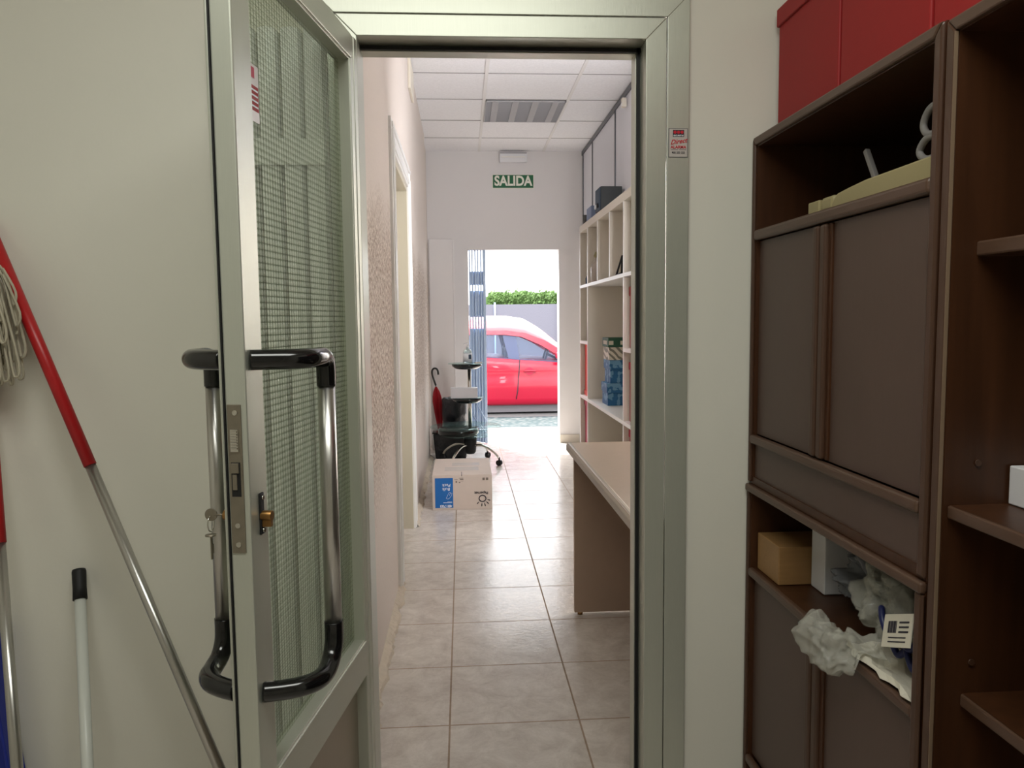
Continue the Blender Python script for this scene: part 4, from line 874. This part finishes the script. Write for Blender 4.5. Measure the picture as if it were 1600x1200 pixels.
hp = [(-0.243, 7.60, 0.765), (-0.246, 7.60, 0.80), (-0.262, 7.60, 0.825), (-0.288, 7.60, 0.825), (-0.303, 7.60, 0.80), (-0.298, 7.598, 0.75), mid_]
MB().tube(smooth_path(hp, 6), 0.0095, 14).build('handle', black_gloss, um)
MB().tube([mid_, bot_], 0.005, 10).build('shaft', chrome, um)
mb = MB(); nseg = 16; rings = []
for i in range(12):
    t = i / 11; c0 = lerp(mid_, bot_, 0.02 + 0.86 * t); r0 = [0.010, 0.034, 0.046, 0.050, 0.046, 0.043, 0.038, 0.032, 0.027, 0.022, 0.015, 0.007][i]
    rings.append([mb.bm.verts.new(c0 + Vector((math.cos(k * 2 * PI / nseg), math.sin(k * 2 * PI / nseg), 0)) * r0 * (1.0 if k % 2 else 0.55) + Vector((0, 0, 0.02 if (k % 4 == 0 and i == 4) else 0))) for k in range(nseg)])
for A_, B_ in zip(rings, rings[1:]):
    for k in range(nseg): mb.bm.faces.new([A_[k], A_[(k + 1) % nseg], B_[(k + 1) % nseg], B_[k]])
mb.build('canopy', umb_red, um)

# ------------------------------------------------------------------ outside
GZ = -0.15
struct(bx(-14, 16, 9.22, 40, GZ - 0.1, GZ).build('ground', asphalt, loc=(0, 0, GZ)))
struct(bx(-6, 7, 9.2, 11.3, GZ, GZ + 0.012).build('pavement', peb))
struct(bx(-6, 7, 8.16, 9.2, -0.3, -0.121).build('step', asphalt))
fe = empty('fence', (1.2, 20, GZ), 'long grey screening fence with posts behind the red car', 'fence')
bx(-8, 12, 20.0, 20.06, GZ, 1.69).build('screening', fence_grey, fe)
for k in range(8): MB().tube([(-4.1 + 1.65 * k * 1.0, 19.96, GZ), (-4.1 + 1.65 * k, 19.96, 1.74)], 0.022, 10).build('post', gate_blue if k == 3 else fence_grey, fe)
mb = MB(); random.seed(11)
for k in range(15000):
    X = random.uniform(0.45, 7.5); 
    tp = 2.02 + 0.07 * noise.noise(Vector((X * 2.2, 0, 0))) + 0.05 * noise.noise(Vector((X * 7, 4, 0))) - (0.25 if X < 0.7 else 0)
    zz = 1.45 + (tp - 1.45) * random.random() ** 0.8 + (random.random() < 0.04) * 0.08; Y = 20.5 + random.uniform(-0.35, 0.5)
    s = random.uniform(0.03, 0.06); n = Vector((random.uniform(-1, 1), random.uniform(-1, 0.3), random.uniform(-0.6, 1))).normalized(); u_ = n.orthogonal().normalized() * s; v_ = n.cross(u_) * 0.6; c = Vector((X, Y, zz))
    mb.face([c - u_, c + v_, c + u_, c - v_])
hg = mb.build('hedge', hedge_green); tag(hg, 'clipped green hedge showing above the grey fence', 'hedge', None, 'stuff')
bx(0.5, 7.5, 20.35, 20.9, GZ, 1.9).build('hedge_core', hedge_green, hg)

# red car seen from its right side, front to the right
car = empty('car', (0.55, 12.45, GZ), 'red hatchback car parked across the exit with sunlit roof', 'car')
YS = 11.60; YW = 1.72                       # near side and width
belt = [(-1.35, 0.80), (-0.6, 0.77), (0.31, 0.742), (0.86, 0.695), (1.45, 0.655), (1.85, 0.62)]
def belt_z(X):
    for (xa, za), (xb, zb) in zip(belt, belt[1:]):
        if xa <= X <= xb: return za + (zb - za) * (X - xa) / (xb - xa)
    return belt[0][1] if X < belt[0][0] else belt[-1][1] - 0.14 * min(1, (X - 1.85) / 0.9) ** 2
st = [-1.62, -1.50, -1.2, -0.8, -0.4, 0.0, 0.4, 0.815, 1.2, 1.6, 1.9, 2.3, 2.6, 2.78]
mb = MB(); rings = []
for X in st:
    bz = belt_z(X); endf = 0.0
    if X < -1.45: endf = (-1.45 - X) * 1.2
    if X > 2.2: endf = (X - 2.2) * 0.55
    k_ = endf
    half = [(0.10 + k_, 0.0), (0.035 + k_, 0.02), (0.03 + k_, 0.10), (0.0 + k_, 0.24), (0.0 + k_, 0.40), (0.022 + k_, 0.455), (0.0 + k_, 0.52), (0.012 + k_, bz - 0.06), (0.045 + k_, bz - 0.008), (0.07 + k_, bz), (0.35 + k_ * .6, bz + 0.01)]
    ring = [(X, YS + dy, z) for dy, z in half] + [(X, YS + YW - dy, z) for dy, z in reversed(half)]
    ring = [(a_, b_, c_ + (-0.0 if c_ > 0.01 else 0.0)) for a_, b_, c_ in ring]
    rings.append([mb.bm.verts.new((q[0], q[1], q[2] if q[2] > 0.0 else -0.012)) for q in ring])
for A_, B_ in zip(rings, rings[1:]):
    for k in range(len(A_)):
        f = mb.bm.faces.new([A_[k], A_[(k + 1) % len(A_)], B_[(k + 1) % len(A_)], B_[k]]); f.smooth = True
mb.bm.faces.new(rings[0]); mb.bm.faces.new(rings[-1][::-1])
mb.build('body', car_red, car)
# roof skin with crown, pillars
roof = [(-1.45, 0.86), (-1.2, 1.00), (-0.8, 1.09), (-0.3, 1.125), (0.32, 1.128), (0.66, 1.130), (0.954, 1.088), (1.248, 0.976), (1.474, 0.836), (1.80, 0.655)]
def roof_z(X):
    for (xa, za), (xb, zb) in zip(roof, roof[1:]):
        if xa <= X <= xb: return za + (zb - za) * (X - xa) / (xb - xa)
    return roof[-1][1]
mb = MB(); rings = []
xs = [-1.2 + 0.12 * k for k in range(25)]
for X in xs:
    rz = roof_z(X); cr_ = 0.235 * (1.0 if X < 1.0 else max(0.35, 1.0 - (X - 1.0) * 0.9))
    ring = []
    for j in range(15):
        t = j / 14; yy = YS + 0.15 + (YW - 0.30) * t; ring.append(mb.bm.verts.new((X, yy, rz + cr_ * (1 - (2 * t - 1) ** 2))))
    rings.append(ring)
for A_, B_ in zip(rings, rings[1:]):
    for k in range(14): f = mb.bm.faces.new([A_[k], A_[k + 1], B_[k + 1], B_[k]]); f.smooth = True
rf = mb.build('roof', car_roof, car); so = rf.modifiers.new('thick', 'SOLIDIFY'); so.thickness = 0.02
def side_pt(X, z):                         # point on the leaning side of the glasshouse
    return (X, YS + 0.07 + 0.085 * max(0.0, (z - 0.70) / 0.42), z)
def ribbon(name, top, bot, m, off=0.0, parent=None, far=False):
    mb = MB(); n = len(top); A_, B_ = [], []
    for (x1_, z1_), (x2_, z2_) in zip(top, bot):
        p1, p2 = list(side_pt(x1_, z1_)), list(side_pt(x2_, z2_)); p1[1] -= off; p2[1] -= off
        if far: p1[1] = 2 * YS + YW - p1[1]; p2[1] = 2 * YS + YW - p2[1]
        A_.append(mb.bm.verts.new(p1)); B_.append(mb.bm.verts.new(p2))
    for i in range(n - 1): mb.bm.faces.new([A_[i], A_[i + 1], B_[i + 1], B_[i]])
    o = mb.build(name, m, parent or car); s_ = o.modifiers.new('thick', 'SOLIDIFY'); s_.thickness = 0.03; s_.offset = 1 if far else -1
    return o
rt_ = [(X, roof_z(X)) for X in (-1.2, -0.8, -0.3, 0.32, 0.66, 0.954, 1.248, 1.474, 1.80)]
rb_ = [(-1.0, 0.86), (-0.75, 1.02), (-0.3, 1.062), (0.313, 1.068), (0.66, 1.062), (0.90, 1.030), (1.183, 0.905), (1.40, 0.775), (1.62, 0.66)]
for far in (False, True):
    ribbon('roof_rail', rt_, rb_, car_red, 0.0, None, far)
    ribbon('pillar', [(0.61, 1.064), (0.81, 1.052)], [(0.700, 0.70), (0.865, 0.692)], car_pillar, 0.0, None, far)
    ribbon('pillar', [(-1.2, 1.0), (-0.75, 1.03)], [(-1.3, 0.78), (-0.80, 0.77)], car_red, 0.0, None, far)
    gl_ = [(0.81, 1.052), (0.90, 1.030), (1.183, 0.905), (1.40, 0.775), (1.50, 0.70)]; gb_ = [(0.865, 0.70), (0.95, 0.69), (1.20, 0.675), (1.40, 0.66), (1.50, 0.655)]
    for nm, tp_, bt_ in (('front_window', gl_, gb_), ('rear_window', [(-0.75, 1.02), (-0.3, 1.062), (0.313, 1.068), (0.61, 1.064)], [(-0.80, 0.775), (-0.3, 0.76), (0.313, 0.742), (0.70, 0.712)])):
        mb = MB(); A_, B_ = [], []
        for (q1, q2), (q3, q4) in zip(tp_, bt_):
            p1, p2 = list(side_pt(q1, q2)), list(side_pt(q3, q4)); p1[1] += 0.012; p2[1] += 0.012
            if far: p1[1] = 2 * YS + YW - p1[1]; p2[1] = 2 * YS + YW - p2[1]
            A_.append(mb.bm.verts.new(p1)); B_.append(mb.bm.verts.new(p2))
        for i in range(len(A_) - 1): mb.bm.faces.new([A_[i], A_[i + 1], B_[i + 1], B_[i]])
        mb.build(nm, car_glass, car)
mb = MB(); mb.tube([(0.861, YS + 0.030, 0.685), (0.856, YS + 0.006, 0.60), (0.848, YS + 0.0045, 0.50), (0.842, YS + 0.010, 0.44), (0.835, YS - 0.001, 0.36), (0.825, YS - 0.001, 0.22), (0.805, YS + 0.03, 0.09)], 0.0075, 8); mb.build('door_gap', ink, car)
mb = MB(); mb.tube(smooth_path([(0.93, YS - 0.002, 0.515), (0.97, YS - 0.028, 0.522), (1.05, YS - 0.030, 0.522), (1.10, YS - 0.002, 0.513)], 6), 0.013, 12); mb.build('door_handle', car_red, car)
mb = MB(); mb.lathe([(0.0, -0.002), (0.055, -0.002), (0.06, 0.0)], 0, 0, 0, 24); bmesh.ops.rotate(mb.bm, verts=mb.bm.verts, cent=(0, 0, 0), matrix=Matrix.Rotation(PI / 2, 3, 'X')); bmesh.ops.translate(mb.bm, verts=mb.bm.verts, vec=(1.01, YS + 0.001, 0.515)); mb.build('handle_recess', red_deep, car)
mb = MB(); mb.tube([(-1.3, YS + 0.055, 0.792), (0.31, YS + 0.052, 0.738), (0.86, YS + 0.052, 0.692), (1.45, YS + 0.052, 0.652), (1.8, YS + 0.052, 0.625)], 0.009, 8); mb.build('belt_strip', car_pillar, car)
for X in (-0.75, 2.05):
    for yy, s_ in ((YS + 0.01, 1), (YS + YW - 0.01, -1)):
        wl = MB().tube([(X, yy, GZ + 0.31), (X, yy + s_ * 0.2, GZ + 0.31)], 0.31, 40).build('wheel', tyre, car)
        MB().tube([(X, yy - s_ * 0.004, GZ + 0.31), (X, yy, GZ + 0.31)], 0.20, 30).build('rim', chrome, wl)
bx(-1.4, 2.6, YS + 0.15, YS + YW - 0.15, GZ + 0.03, 0.02).build('underbody', mat('grey_underbody', rgb(120, 116, 118), 0.9), car)
for X in (-0.15, 0.72):
    for yy in (YS + 0.32, YS + 1.0):
        sE = MB(); sE.box(X, X + 0.42, yy, yy + 0.42, 0.30, 0.44); sE.box(X - 0.06, X + 0.06, yy, yy + 0.42, 0.40, 0.86); sE.box(X - 0.06, X + 0.03, yy + 0.1, yy + 0.32, 0.87, 1.0); sE.build('seat', car_inside, car, bevel=0.03)
swc = Vector((1.32, YS + 0.55, 0.76)); mb = MB()
mb.tube([swc + Vector((0.06 * math.sin(t * 2 * PI / 24), 0.18 * math.cos(t * 2 * PI / 24), 0.17 * math.sin(t * 2 * PI / 24))) for t in range(24)], 0.016, 10, closed=True); mb.tube([swc, swc + Vector((0.2, 0, -0.1))], 0.02, 10)
mb.build('steering_wheel', car_inside, car)
bx(1.45, 1.75, YS + 0.18, YS + YW - 0.18, 0.45, 0.655).build('dashboard', car_inside, car, bevel=0.03)
mb = MB(); mb.box(1.40, 1.52, YS - 0.12, YS + 0.04, 0.70, 0.80); mb.build('mirror', car_red, car, bevel=0.03)
